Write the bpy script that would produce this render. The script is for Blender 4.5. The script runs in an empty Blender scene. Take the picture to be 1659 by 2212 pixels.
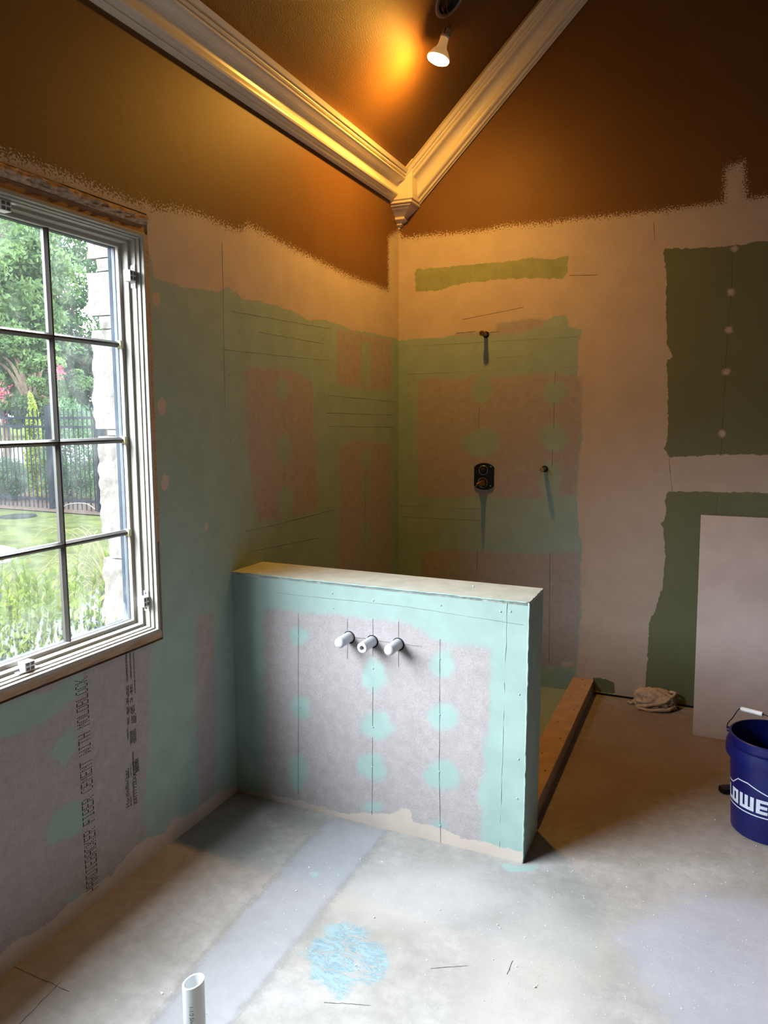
import bpy, bmesh, math, random
import numpy as np
from mathutils import Vector, Matrix, noise as mnoise
random.seed(4); rng = np.random.default_rng(7)
C = bpy.context.scene.collection
SC = bpy.context.scene

# ------------------------------------------------------------------ camera
FPX = 1612.46
CAM = Vector((1.73882, -4.16574, 1.54105))
RX = Vector((0.91527, 0.40285, -0.00078)); UX = Vector((-0.04995, 0.11541, 0.99206)); FX = Vector((-0.39974, 0.90796, -0.12576))
cd = bpy.data.cameras.new('camera'); co = bpy.data.objects.new('camera', cd); C.objects.link(co)
M = Matrix((RX, UX, -FX)).transposed().to_4x4(); M.translation = CAM
co.matrix_world = M
cd.sensor_fit = 'HORIZONTAL'; cd.sensor_width = 36.0; cd.lens = 36.0 * FPX / 1659.0
cd.clip_start = 0.05; cd.clip_end = 400
SC.camera = co
# ------------------------------------------------------------------ world, exposure
SKY = 58.0
w = bpy.data.worlds.new('sky'); SC.world = w; w.use_nodes = True
wn = w.node_tree.nodes; wl = w.node_tree.links
bg = wn['Background']; bg.inputs[1].default_value = SKY
tc = wn.new('ShaderNodeTexCoord'); sp = wn.new('ShaderNodeSeparateXYZ'); rp = wn.new('ShaderNodeValToRGB')
wl.new(tc.outputs['Generated'], sp.inputs[0]); wl.new(sp.outputs[2], rp.inputs[0]); wl.new(rp.outputs[0], bg.inputs[0])
rp.color_ramp.elements[0].position = 0.0; rp.color_ramp.elements[0].color = (0.91, 0.94, 1.0, 1)
rp.color_ramp.elements[1].position = 0.7; rp.color_ramp.elements[1].color = (0.80, 0.89, 1.0, 1)
BULB = 1020.0
SC.view_settings.view_transform = 'Standard'; SC.view_settings.look = 'None'
SC.view_settings.gamma = 1.0; SC.view_settings.use_curve_mapping = False
SC.view_settings.exposure = 0.0
cy = SC.cycles
cy.use_denoising = True; cy.max_bounces = 10; cy.diffuse_bounces = 6; cy.transparent_max_bounces = 16
cy.sample_clamp_indirect = 6.0; cy.caustics_reflective = False; cy.caustics_refractive = False
# daylight is sampled through the window opening
pl = bpy.data.lights.new('window_daylight', 'AREA'); pl.shape = 'RECTANGLE'; pl.size = 1.75; pl.size_y = 1.3
po = bpy.data.objects.new('window_daylight', pl); C.objects.link(po)
po.matrix_world = Matrix(((0, 0, -1, -0.03), (1, 0, 0, -3.055), (0, -1, 0, 1.468), (0, 0, 0, 1)))
pl.cycles.is_portal = True

# ------------------------------------------------------------------ helpers
def ray(px): return (RX * ((px[0] - 829.5) / FPX) - UX * ((px[1] - 1106.0) / FPX) + FX)
def on(px, p0, n):
    d = ray(px); n = Vector(n); return CAM + d * ((Vector(p0) - CAM).dot(n) / d.dot(n))
def onx(px, x=0.0): return on(px, (x, 0, 0), (1, 0, 0))
def ony(px, y=0.0): return on(px, (0, y, 0), (0, 1, 0))
def onz(px, z=0.0): return on(px, (0, 0, z), (0, 0, 1))
ZC, SL = 2.825, 0.984
def onceil(px): return on(px, (0, 0, ZC), (-SL, 0, 1))
def lin(c):
    if isinstance(c, str): c = [int(c[i:i + 2], 16) / 255 for i in (0, 2, 4)]
    return tuple((x / 12.92 if x <= .04045 else ((x + .055) / 1.055) ** 2.4) for x in c) + (1.0,)

class NT:
    def __init__(s, name):
        s.m = bpy.data.materials.new(name); s.m.use_nodes = True
        s.t = s.m.node_tree; s.n = s.t.nodes; s.b = s.n['Principled BSDF']; s.out = s.n['Material Output']
        s.tc = s.n.new('ShaderNodeTexCoord')
    def link(s, a, b): s.t.links.new(a, b)
    def _in(s, sock, v):
        if hasattr(v, 'links'): s.link(v, sock)
        elif isinstance(v, (tuple, list)) and len(v) == 3 and sock.type == 'RGBA': sock.default_value = tuple(v) + (1,)
        else: sock.default_value = v
    def noise(s, scale, detail=4, rough=.55, stretch=None, dist=0):
        nd = s.n.new('ShaderNodeTexNoise'); nd.inputs['Scale'].default_value = scale; nd.inputs['Detail'].default_value = detail
        nd.inputs['Roughness'].default_value = rough; nd.inputs['Distortion'].default_value = dist
        if stretch:
            mp = s.n.new('ShaderNodeMapping'); mp.inputs['Scale'].default_value = stretch
            s.link(s.tc.outputs['Object'], mp.inputs[0]); s.link(mp.outputs[0], nd.inputs['Vector'])
        else: s.link(s.tc.outputs['Object'], nd.inputs['Vector'])
        return nd.outputs[0]
    def math(s, op, a, b=0.0, c=0.0, clamp=False):
        nd = s.n.new('ShaderNodeMath'); nd.operation = op; nd.use_clamp = clamp
        s._in(nd.inputs[0], a); s._in(nd.inputs[1], b)
        if op in ('MULTIPLY_ADD',): s._in(nd.inputs[2], c)
        return nd.outputs[0]
    def rng(s, v, a, b, c=0.0, d=1.0, smooth=True):
        nd = s.n.new('ShaderNodeMapRange'); nd.interpolation_type = 'SMOOTHSTEP' if smooth else 'LINEAR'
        s._in(nd.inputs[0], v)
        for i, x in enumerate((a, b, c, d)): nd.inputs[i + 1].default_value = x
        return nd.outputs[0]
    def mix(s, f, a, b, blend='MIX'):
        nd = s.n.new('ShaderNodeMix'); nd.data_type = 'RGBA'; nd.blend_type = blend
        s._in(nd.inputs[0], f); s._in(nd.inputs[6], a); s._in(nd.inputs[7], b)
        return nd.outputs[2]
    def attr(s, name):
        nd = s.n.new('ShaderNodeAttribute'); nd.attribute_name = name; return nd.outputs['Fac']
    def bump(s, h, strength=.3, dist=.002, prev=None):
        nd = s.n.new('ShaderNodeBump'); nd.inputs['Strength'].default_value = strength; nd.inputs['Distance'].default_value = dist
        s.link(h, nd.inputs['Height'])
        if prev is not None: s.link(prev, nd.inputs['Normal'])
        return nd.outputs[0]
    def done(s, col=None, rough=.6, normal=None, metal=0, spec=.5):
        if col is not None: s._in(s.b.inputs['Base Color'], col)
        s._in(s.b.inputs['Roughness'], rough); s.b.inputs['Metallic'].default_value = metal
        s.b.inputs['Specular IOR Level'].default_value = spec
        if normal is not None: s.link(normal, s.b.inputs['Normal'])
        return s.m

NOSPEC = ('outer_metal', 'mulch', 'road_concrete', 'lid_grey', 'fence_iron', 'bark', 'boulder_blue', 'mortar', 'table_white', 'drum_granite', 'blossom_pink', 'green_stem', 'hose_pale')
def plain(name, col, rough=.5, var=.12, scale=30, bump=0.0, bscale=200, metal=0, spec=.5, stretch=None):
    t = NT(name); c = lin(col)
    n = t.noise(scale, stretch=stretch)
    d = tuple(x * (1 - var) for x in c[:3]); l = tuple(min(1, x * (1 + var)) for x in c[:3])
    cc = t.mix(t.rng(n, .3, .7), d, l)
    nm = t.bump(t.noise(bscale, stretch=stretch), .4, bump) if bump else None
    return t.done(cc, rough, nm, metal, spec if not name in NOSPEC else 0.0)

def link(name, me, mat=None, parent=None):
    o = bpy.data.objects.new(name, me); C.objects.link(o)
    if mat: me.materials.append(mat)
    if parent: o.parent = parent
    return o
def frombm(name, bm, mat=None, parent=None, smooth=False, bevel=0, seg=2):
    me = bpy.data.meshes.new(name)
    bmesh.ops.recalc_face_normals(bm, faces=bm.faces)
    bm.to_mesh(me); bm.free()
    if smooth: me.shade_smooth()
    o = link(name, me, mat, parent)
    if bevel:
        b = o.modifiers.new('bevel', 'BEVEL'); b.width = bevel; b.segments = seg; b.limit_method = 'ANGLE'
    return o
def pydata(name, v, f, mat=None, parent=None, smooth=False):
    me = bpy.data.meshes.new(name); me.from_pydata([tuple(x) for x in v], [], [tuple(x) for x in f]); me.update()
    if smooth: me.shade_smooth()
    return link(name, me, mat, parent)
def tag(o, label=None, cat=None, group=None, kind=None):
    for k, x in (('label', label), ('category', cat), ('group', group), ('kind', kind)):
        if x: o[k] = x
    return o
def empty(name, loc=(0, 0, 0)):
    o = bpy.data.objects.new(name, None); C.objects.link(o); o.location = loc; o.empty_display_size = .05
    return o
def attach(o, p):   # parent keeping world placement (p is unrotated)
    o.parent = p; o.location = Vector(o.location) - Vector(p.location); return o
def box(bm, x0, x1, y0, y1, z0, z1):
    vs = [bm.verts.new(p) for p in ((x0, y0, z0), (x1, y0, z0), (x1, y1, z0), (x0, y1, z0), (x0, y0, z1), (x1, y0, z1), (x1, y1, z1), (x0, y1, z1))]
    for q in ((0, 3, 2, 1), (4, 5, 6, 7), (0, 1, 5, 4), (1, 2, 6, 5), (2, 3, 7, 6), (3, 0, 4, 7)): bm.faces.new([vs[i] for i in q])
    return vs
def tube(bm, pts, r, n=8, cap=True, rs=None):
    pts = [Vector(p) for p in pts]; rings = []
    for i, p in enumerate(pts):
        t = (pts[min(i + 1, len(pts) - 1)] - pts[max(i - 1, 0)]).normalized()
        a = t.orthogonal().normalized() if i == 0 else (prev - t * prev.dot(t)).normalized()
        prev = a; b = t.cross(a); rr = rs[i] if rs else r
        rings.append([bm.verts.new(p + (a * math.cos(k * 2 * math.pi / n) + b * math.sin(k * 2 * math.pi / n)) * rr) for k in range(n)])
    for i in range(len(rings) - 1):
        for k in range(n): bm.faces.new((rings[i][k], rings[i][(k + 1) % n], rings[i + 1][(k + 1) % n], rings[i + 1][k]))
    if cap:
        bm.faces.new(rings[0][::-1]); bm.faces.new(rings[-1])
def lathe(bm, prof, n=40, mat=Matrix(), cap0=False, cap1=False):
    rings = []
    for r, z in prof:
        rings.append([bm.verts.new(mat @ Vector((r * math.cos(k * 2 * math.pi / n), r * math.sin(k * 2 * math.pi / n), z))) for k in range(n)])
    for i in range(len(rings) - 1):
        for k in range(n): bm.faces.new((rings[i][k], rings[i][(k + 1) % n], rings[i + 1][(k + 1) % n], rings[i + 1][k]))
    if cap0: bm.faces.new(rings[0][::-1])
    if cap1: bm.faces.new(rings[-1])
def frame_mat(loc, zdir, xhint=(1, 0, 0)):
    z = Vector(zdir).normalized(); x = Vector(xhint); x = (x - z * x.dot(z)).normalized(); y = z.cross(x)
    m = Matrix((x, y, z)).transposed().to_4x4(); m.translation = Vector(loc); return m
def smoothpts(pts, sub=6):
    pts = [Vector(p) for p in pts]; out = []
    for i in range(len(pts) - 1):
        p0 = pts[max(i - 1, 0)]; p1 = pts[i]; p2 = pts[i + 1]; p3 = pts[min(i + 2, len(pts) - 1)]
        for k in range(sub):
            t = k / sub
            out.append(.5 * ((2 * p1) + (p2 - p0) * t + (2 * p0 - 5 * p1 + 4 * p2 - p3) * t * t + (3 * p1 - p0 - 3 * p2 + p3) * t ** 3))
    out.append(pts[-1]); return out

# signed distance to polygons (metres, negative inside), stored per vertex; materials cut the edges from it
def sdf(P, polys):
    best = np.full(len(P), 9.0)
    for poly in polys:
        A = np.array(poly, float); B = np.roll(A, -1, 0); d = np.full(len(P), 1e9); ins = np.zeros(len(P), bool)
        for a, b in zip(A, B):
            e = b - a; q = P - a; t = np.clip((q @ e) / max(e @ e, 1e-12), 0, 1)
            d = np.minimum(d, ((q - t[:, None] * e) ** 2).sum(1))
            cond = (a[1] > P[:, 1]) != (b[1] > P[:, 1])
            xi = a[0] + (P[:, 1] - a[1]) * (b[0] - a[0]) / (b[1] - a[1] if abs(b[1] - a[1]) > 1e-12 else 1e-12)
            ins ^= cond & (P[:, 0] < xi)
        best = np.minimum(best, np.where(ins, -1, 1) * np.sqrt(d))
    return np.clip(best, -.5, .5)
def ell(c, rx, ry, n=14, jag=.12):
    return [(c[0] + rx * math.cos(k * 2 * math.pi / n) * (1 + random.uniform(-jag, jag)), c[1] + ry * math.sin(k * 2 * math.pi / n) * (1 + random.uniform(-jag, jag))) for k in range(n)]
def gridmesh(name, us, vs, fn, layers, to2d, mat, hole=None, parent=None):
    U, V = np.meshgrid(us, vs, indexing='ij'); P = np.stack([U.ravel(), V.ravel()], 1); nu, nv = len(us), len(vs)
    idx = np.arange(nu * nv).reshape(nu, nv)
    F = np.stack([idx[:-1, :-1], idx[1:, :-1], idx[1:, 1:], idx[:-1, 1:]], -1).reshape(-1, 4)
    if hole:
        c = P[F].mean(1); k = ~((c[:, 0] > hole[0]) & (c[:, 0] < hole[1]) & (c[:, 1] > hole[2]) & (c[:, 1] < hole[3])); F = F[k]
    o = pydata(name, fn(P), F.tolist(), mat, parent)
    for an, polys in layers.items():
        a = o.data.attributes.new(an, 'FLOAT', 'POINT')
        a.data.foreach_set('value', sdf(P, [[to2d(q) if to2d else q for q in poly] for poly in polys]).astype(np.float32))
    return o
def axis_pts(segs):   # [(end, step)...]
    out = [segs[0]]
    for end, step in segs[1:]:
        n = max(1, round(abs(end - out[-1]) / step)); out += list(np.linspace(out[-1], end, n + 1)[1:])
    return np.array(out)

# ------------------------------------------------------------------ shared surface colours
COL = dict(brown='6d4c29', mud='bbada2', mint='91a7a0', grey='a7a09f', green='6c7256', band='8d9672')
def layered(name, base, layers, rough=.62, basebump=.4):
    t = NT(name)
    def tex(kind):
        c = lin(COL[kind])[:3]
        if kind == 'grey':
            n = t.noise(26, 8, .7); n2 = t.noise(230, 5, .7)
            cc = t.mix(t.rng(n, .3, .7), tuple(x * .92 for x in c), tuple(x * 1.09 for x in c))
            return t.mix(t.rng(n2, .35, .65), cc, t.mix(1.0, cc, (.80, .79, .79), 'MULTIPLY'))
        v = {'mint': .07, 'mud': .06, 'brown': .05, 'green': .05, 'band': .1}[kind]
        n = t.noise({'mint': 9, 'mud': 7, 'brown': 4, 'green': 3, 'band': 14}[kind], 5, .6)
        return t.mix(t.rng(n, .3, .7), tuple(x * (1 - v) for x in c), tuple(min(1, x * (1 + v)) for x in c))
    cache = {}
    def T(k):
        if k not in cache: cache[k] = tex(k)
        return cache[k]
    col = T(base); h = None; br = None
    lown = t.noise(28, 5, .62); hi = t.noise(170, 3, .7); brush = t.noise(120, 2, .6, stretch=(1, 1, 1.3))
    for an, kind, style in layers:
        a = t.attr(an)
        if style == 'crisp':    v = t.math('ADD', t.math('MULTIPLY_ADD', lown, .034, -.017), t.math('ADD', a, t.math('MULTIPLY_ADD', hi, .008, -.004))); wd = .0015
        elif style == 'brush':  v = t.math('ADD', t.math('MULTIPLY_ADD', lown, .02, -.01), t.math('ADD', a, t.math('MULTIPLY_ADD', brush, .16, -.080))); wd = .003
        elif style == 'roll':   v = t.math('ADD', t.math('MULTIPLY_ADD', lown, .03, -.015), t.math('ADD', a, t.math('MULTIPLY_ADD', hi, .03, -.015))); wd = .007
        else:                   v = t.math('ADD', t.math('MULTIPLY_ADD', lown, .04, -.02), t.math('ADD', a, t.math('MULTIPLY_ADD', hi, .02, -.01))); wd = .016
        mk = t.rng(v, -wd, wd, 1.0, 0.0)
        col = t.mix(mk, col, T(kind))
        h = mk if h is None else t.math('MAXIMUM', h, mk)
        if kind == 'brown': br = mk
    fine = t.bump(t.noise(330, 3, .6), basebump, .0012)
    wide = t.bump(t.noise(14, 3, .5), .12, .004, fine)
    n = t.bump(h, .25, .0012, wide) if h is not None else wide
    r = rough
    if br is not None: r = t.math('MULTIPLY_ADD', br, -.06, rough)
    return t.done(col, r, n, spec=.3)

def strip(bm, a, b, nrm, wd=.0011, off=.0007, n=8, wob=.0006):
    a, b, nrm = Vector(a), Vector(b), Vector(nrm); s = (b - a).cross(nrm).normalized(); pv = None
    for i in range(n + 1):
        p = a.lerp(b, i / n) + nrm * off + s * random.uniform(-wob, wob); ww = wd * random.uniform(.5, 1.2)
        c = (bm.verts.new(p - s * ww / 2), bm.verts.new(p + s * ww / 2))
        if pv: bm.faces.new((pv[0], pv[1], c[1], c[0]))
        pv = c

# ================================================================== SETTING
# ---- left wall (x = 0), window opening y -3.965..-2.145, z .768..2.203
yz = lambda q: (onx(q).y, onx(q).z) if q[1] > 20 or True else q
brownL = [(-6, 2.225), (-4, 2.225)] + [yz(q) for q in ((0, 328), (100, 362), (200, 402), (300, 440), (318, 437), (330, 449), (380, 452), (430, 462), (470, 480), (500, 493), (520, 496), (535, 486), (560, 497), (600, 520), (660, 550), (700, 570), (740, 590), (780, 607), (815, 618), (839, 628), (839, 515), (850, 505), (863, 497))] + [(.05, 3.3), (-6, 3.3)]
mudL = [(-6, 2.3)] + [yz(q) for q in ((0, 300), (300, 400), (500, 450), (700, 520), (866, 470), (864, 733), (800, 719), (760, 713), (740, 704), (700, 691), (665, 691), (640, 676), (600, 661), (560, 651), (525, 646), (510, 631), (490, 620), (470, 632), (440, 625), (400, 622), (380, 615), (350, 606), (334, 602), (326, 560), (312, 500))] + [(-6, 2.0)]
P2 = lambda L: [yz(q) for q in L]
mudfloor = P2([(512, 1697), (470, 1712), (433, 1741), (407, 1760), (380, 1766), (367, 1778), (356, 1800), (327, 1807), (294, 1826), (272, 1851), (239, 1892), (183, 1928), (139, 1961), (110, 1991), (70, 2016), (33, 2031), (0, 2062), (-150, 2150), (-150, 2400), (0, 2180), (300, 1930), (515, 1730)])
dabs = [P2(ell((338, 648), 9, 17)), P2(ell((349, 878), 9, 19)), P2(ell((356, 1042), 8, 20)), P2(ell((445, 1138), 4, 10))]
greyL = [P2([(-300, 1625), (0, 1512), (110, 1468), (190, 1438), (326, 1380), (322, 1480), (325, 1560), (318, 1650), (312, 1760), (316, 1795), (290, 1860), (-300, 2400)]),
         P2([(424, 1330), (462, 1320), (467, 1500), (467, 1700), (440, 1740), (428, 1745), (425, 1500)]),
         P2([(527, 803), (560, 793), (640, 800), (675, 830), (680, 950), (685, 1100), (650, 1110), (600, 1120), (560, 1125), (545, 1080), (535, 950)]),
         P2([(728, 712), (765, 715), (845, 735), (845, 842), (800, 840), (728, 830)]),
         P2([(731, 968), (760, 951), (842, 959), (842, 1240), (730, 1240), (735, 1100)])]
blobL = [P2([(-80, 1545), (0, 1521), (110, 1492), (147, 1466), (180, 1453), (185, 1495), (158, 1510), (121, 1543), (99, 1558), (48, 1583), (0, 1598), (-80, 1640)]),
         P2([(158, 1565), (165, 1613), (139, 1657), (125, 1642), (103, 1629), (117, 1620), (127, 1594)]),
         P2([(180, 1727), (183, 1789), (154, 1811), (106, 1826), (101, 1793), (114, 1760), (147, 1734)]), P2([(145, 1940), (185, 1920), (187, 1945), (150, 1955)]),
         P2(ell((609, 842), 15, 26)), P2(ell((615, 967), 14, 33)), P2(ell((618, 1085), 16, 40)), P2([(782, 740), (800, 742), (800, 835), (780, 832)]),
         P2(ell((791, 990), 10, 24)), P2(ell((790, 1055), 7, 30)), P2(ell((790, 1152), 10, 30))]
matL = layered('left_wall_paint', 'mint', [('bare', 'grey', 'soft'), ('blob', 'mint', 'roll'), ('mud', 'mud', 'crisp'), ('brown', 'brown', 'brush'), ('dab', 'mud', 'crisp')])
ys = axis_pts([-6.0, (-3.965, .2), (-3.2, .06), (-2.145, .015), (0.0, .0125)])
zs = axis_pts([0.0, (.768, .0128), (2.203, .0129), (ZC, .0125)])
wl_ = gridmesh('wall_left', ys, zs, lambda P: np.stack([0 * P[:, 0], P[:, 0], P[:, 1]], 1),
               dict(bare=greyL, blob=blobL, mud=[mudL, mudfloor], brown=[brownL], dab=dabs), None, matL, hole=(-3.965, -2.145, .768, 2.203))
tag(wl_, kind='structure')
drywall_edge = plain('board_edge', 'b8b0a6', .8, .1, 60, .001)
bm = bmesh.new()   # thickness of the boards around the opening
for a in ((-.0127, -.0005, -2.145, -2.1449 + .012, .768, 2.203), (-.0127, -.0005, -3.977, -3.965, .768, 2.203), (-.0127, -.0005, -3.965, -2.145, .756, .768), (-.0127, -.0005, -3.965, -2.145, 2.203, 2.215)): box(bm, *a)
frombm('board_edge', bm, drywall_edge, wl_)
bm = bmesh.new(); box(bm, -.16, -.013, -6.2, -3.964, -.3, 3.0); box(bm, -.16, -.013, -2.1455, .2, -.3, 3.0); box(bm, -.16, -.013, -3.964, -2.1455, -.3, .7735); box(bm, -.16, -.03, -3.964, -2.1455, 2.1665, 3.0)
frombm('wall_framing', bm, plain('framing', '9a7a55', .8), wl_)

# ---- back wall (y = 0)
xz = lambda q: (ony(q).x, ony(q).z)
Q2 = lambda L: [xz(q) for q in L]
brownB = Q2([(862, 499), (870, 514), (900, 511), (950, 506), (1000, 503), (1050, 497), (1080, 490), (1110, 486), (1150, 484), (1200, 480), (1240, 473), (1300, 468), (1350, 463), (1385, 460), (1430, 455), (1480, 448), (1530, 442), (1562, 437), (1564, 425), (1567, 362), (1582, 358), (1606, 349), (1609, 390), (1614, 429), (1625, 428), (1659, 424), (1900, 395), (2600, 320)]) + [(4.4, 6), (0, 6), (-.1, 2.6)]
membB = Q2([(850, 736), (900, 732), (960, 729), (990, 722), (1010, 718), (1070, 718), (1075, 700), (1110, 695), (1150, 688), (1180, 695), (1195, 682), (1225, 680), (1228, 705), (1258, 712), (1250, 740), (1248, 800), (1250, 850), (1255, 900), (1258, 950), (1250, 985), (1245, 1040), (1247, 1100), (1250, 1150), (1258, 1180), (1255, 1215), (1252, 1300), (1258, 1330), (1250, 1350), (1247, 1440), (1242, 1465), (1242, 1540), (850, 1540)])
bareB = [Q2([(1072, 700), (1110, 694), (1150, 686), (1178, 690), (1176, 705), (1130, 718), (1075, 724), (985, 728), (985, 720), (1070, 717)]),
         Q2([(902, 822), (935, 815), (1000, 820), (1020, 810), (1080, 815), (1160, 808), (1256, 812), (1258, 900), (1252, 985), (1248, 1040), (1243, 1068), (1150, 1078), (1050, 1072), (950, 1075), (903, 1070), (900, 950)]),
         Q2([(908, 1190), (1000, 1190), (1100, 1195), (1252, 1195), (1254, 1300), (1248, 1400), (1240, 1440), (1170, 1440), (908, 1440)])]
blobB = [Q2(ell(c, a, b)) for c, a, b in (((1042, 842), 22, 29), ((1198, 848), 25, 25), ((1040, 955), 42, 31), ((1195, 945), 30, 31), ((1190, 1040), 22, 48))]
greenB = [Q2([(897, 582), (950, 578), (1000, 573), (1060, 568), (1120, 562), (1150, 556), (1190, 562), (1228, 551), (1225, 565), (1226, 590), (1215, 602), (1160, 601), (1080, 603), (1000, 612), (940, 628), (897, 628)]),
          Q2([(1433, 537), (1480, 537), (1560, 533), (1600, 528), (1640, 522), (1659, 520), (1900, 488), (1900, 987), (1659, 982), (1560, 982), (1447, 988), (1435, 970), (1443, 940), (1443, 850), (1440, 780), (1452, 770), (1440, 740), (1438, 640), (1440, 600)]),
          Q2([(1440, 1062), (1500, 1062), (1560, 1064), (1659, 1064), (1900, 1067), (1900, 1640), (1480, 1560), (1400, 1508), (1394, 1480), (1400, 1400), (1402, 1345), (1415, 1320), (1430, 1270), (1437, 1200), (1432, 1140), (1428, 1132), (1438, 1120), (1437, 1080)]),
          Q2([(1280, 1462), (1310, 1467), (1325, 1475), (1330, 1497), (1318, 1499), (1282, 1491)])]
dabB = [Q2(ell(c, a, b)) for c, a, b in (((1585, 538), 8, 6), ((1579, 632), 9, 7), ((1573, 713), 9, 7), ((1567, 803), 9, 7), ((1560, 937), 8, 8), ((1225, 1435), 14, 5), ((1440, 1500), 26, 5))]
matB = layered('back_wall_paint', 'mud', [('memb', 'mint', 'crisp'), ('bare', 'grey', 'soft'), ('blob', 'mint', 'soft'), ('green', 'green', 'crisp'), ('band', 'band', 'crisp'), ('brown', 'brown', 'brush'), ('dab', 'mud', 'roll')])
xs = axis_pts([0.0, (2.1, .0125), (4.2, .15)]); zs2 = axis_pts([0.0, (2.9, .0125), (5.0, .1)])
def backpos(P):
    top = ZC + SL * np.minimum(P[:, 0], 4.2 - P[:, 0])
    return np.stack([P[:, 0], 0 * P[:, 0], np.minimum(P[:, 1], top)], 1)
wb = gridmesh('wall_back', xs, zs2, backpos, dict(memb=[membB], bare=bareB, blob=blobB, green=greenB[1:], band=greenB[:1], brown=[brownB], dab=dabB), None, matB)
tag(wb, kind='structure')

# ---- rest of the room
t = NT('old_brown_paint'); c = lin(COL['brown'])[:3]
matCeil = t.done(t.mix(t.rng(t.noise(4, 5), .3, .7), tuple(x * .95 for x in c), tuple(x * 1.05 for x in c)), .58, t.bump(t.noise(200, 3, .6), .8, .003), spec=.3)
matBrown = matCeil
def quadobj(name, pts, mat, kind='structure'):
    o = pydata(name, pts, [tuple(range(len(pts)))], mat); o['kind'] = kind; return o
RZ = ZC + SL * 2.1
can_c = onceil((974, -6)); cN = Vector((SL, 0, -1)).normalized(); cT = Vector((1, 0, SL)).normalized()
ceil = bpy.data.objects.new('ceiling', None)
# sloped ceiling with a round hole cut for the lamp housing
def ceilgrid():
    n = 40; r = .078; bm = bmesh.new()
    circ = []; outer = []
    for k in range(n):
        a = 2 * math.pi * k / n; d = cT * math.cos(a) + Vector((0, 1, 0)) * math.sin(a)
        circ.append(bm.verts.new(can_c + d * r))
        # outer rectangle point along the ray: u along slope (0..len), y -6..0
        u0 = can_c.x * math.sqrt(1 + SL * SL); U1 = 2.1 * math.sqrt(1 + SL * SL)
        ca, sa = math.cos(a), math.sin(a)
        tt = min(((U1 - u0) / ca if ca > 1e-6 else 1e9), (-u0 / ca if ca < -1e-6 else 1e9), ((0 - can_c.y) / sa if sa > 1e-6 else 1e9), ((-6 - can_c.y) / sa if sa < -1e-6 else 1e9))
        outer.append(bm.verts.new(can_c + d * tt))
    for k in range(n): bm.faces.new((circ[k], circ[(k + 1) % n], outer[(k + 1) % n], outer[k]))
    # corner triangles
    cor = [Vector((0, 0, ZC)), Vector((2.1, 0, RZ)), Vector((2.1, -6, RZ)), Vector((0, -6, ZC))]
    for k in range(n):
        p, q = outer[k].co, outer[(k + 1) % n].co
        for cpt in cor:
            m = (p + q) / 2
            onedge = lambda s: abs(s.x) < 1e-4 or abs(s.x - 2.1) < 1e-4
            if onedge(p) != onedge(q) and (cpt - m).length < (p - q).length and abs((p - cpt).dot(q - cpt)) < 1e-4:
                bm.faces.new((outer[k], outer[(k + 1) % n], bm.verts.new(cpt)))
    return bm
bm = ceilgrid(); v = [bm.verts.new(p) for p in ((2.1, 0, RZ), (4.2, 0, ZC), (4.2, -6, ZC), (2.1, -6, RZ))]; bm.faces.new(v)
tag(frombm('ceiling', bm, matCeil), kind='structure')
white_wall = matBrown
quadobj('wall_right', [(4.2, 0, 0), (4.2, -6, 0), (4.2, -6, ZC), (4.2, 0, ZC)], white_wall)
quadobj('wall_rear', [(0, -6, 0), (4.2, -6, 0), (4.2, -6, ZC), (2.1, -6, RZ), (0, -6, ZC)], white_wall)

# ---- floor: concrete slab with a back-filled trench, stains, painted-in warm light and the membrane inside the shower
xy = lambda q: (onz(q).x, onz(q).y)
F2 = lambda L: [xy(q) for q in L]
trench = [[(.44, -1.76), (.455, -2.1), (.462, -2.5), (.49, -2.79), (.5, -3.4), (.5, -4.2), (.70, -4.2), (.69, -3.4), (.684, -2.74), (.688, -2.42), (.69, -2.1), (.693, -1.76)]]
seam = [[(.432, -1.75), (.446, -2.1), (.454, -2.5), (.482, -2.79), (.49, -4.2), (.508, -4.2), (.5, -2.79), (.470, -2.5), (.463, -2.1), (.448, -1.75)],
        [(.684, -1.75), (.680, -2.1), (.678, -2.42), (.675, -2.74), (.68, -3.4), (.69, -4.2), (.708, -4.2), (.70, -3.4), (.693, -2.74), (.698, -2.42), (.70, -2.1), (.702, -1.75)]]
teal = [F2([(700, 2000), (745, 1992), (790, 2005), (800, 2030), (832, 2045), (838, 2080), (830, 2110), (800, 2130), (765, 2118), (760, 2140), (720, 2142), (690, 2120), (668, 2115), (675, 2085), (668, 2060), (676, 2035), (700, 2020)]), F2([(640, 2055), (664, 2050), (664, 2056), (642, 2061)]), F2([(722, 2153), (750, 2152), (748, 2160), (728, 2158)]), F2([(655, 2070), (672, 2068), (672, 2074)])]
darkst = [F2([(405, 1790), (470, 1762), (540, 1770), (600, 1795), (560, 1840), (505, 1860), (440, 1838), (395, 1815)]), F2([(560, 1730), (700, 1775), (690, 1800), (600, 1780)])]
mintfl = [[(0, 0), (1.085, 0), (1.085, -1.5), (0, -1.5)], F2([(1075, 1862), (1120, 1872), (1165, 1866), (1160, 1880), (1100, 1884)]), F2([(668, 1885), (690, 1880), (686, 1895), (672, 1896)])]
soil_warmlight = [F2([(1185, 1600), (1290, 1515), (1480, 1540), (1620, 1610), (1570, 1690), (1400, 1745), (1240, 1800), (1170, 1800)])]  # reddish soil, with the bulb's warm light on shaded floor painted in
dust = [F2([(1060, 2020), (1180, 1950), (1330, 2040), (1250, 2120), (1240, 2260), (1000, 2260)]), F2([(700, 1900), (1000, 1880), (1100, 1950), (900, 2000), (720, 1960)])]
blue = [F2([(1330, 2020), (1500, 1930), (1750, 1960), (1750, 2240), (1480, 2240), (1400, 2130)])]
t = NT('concrete_slab')
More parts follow.
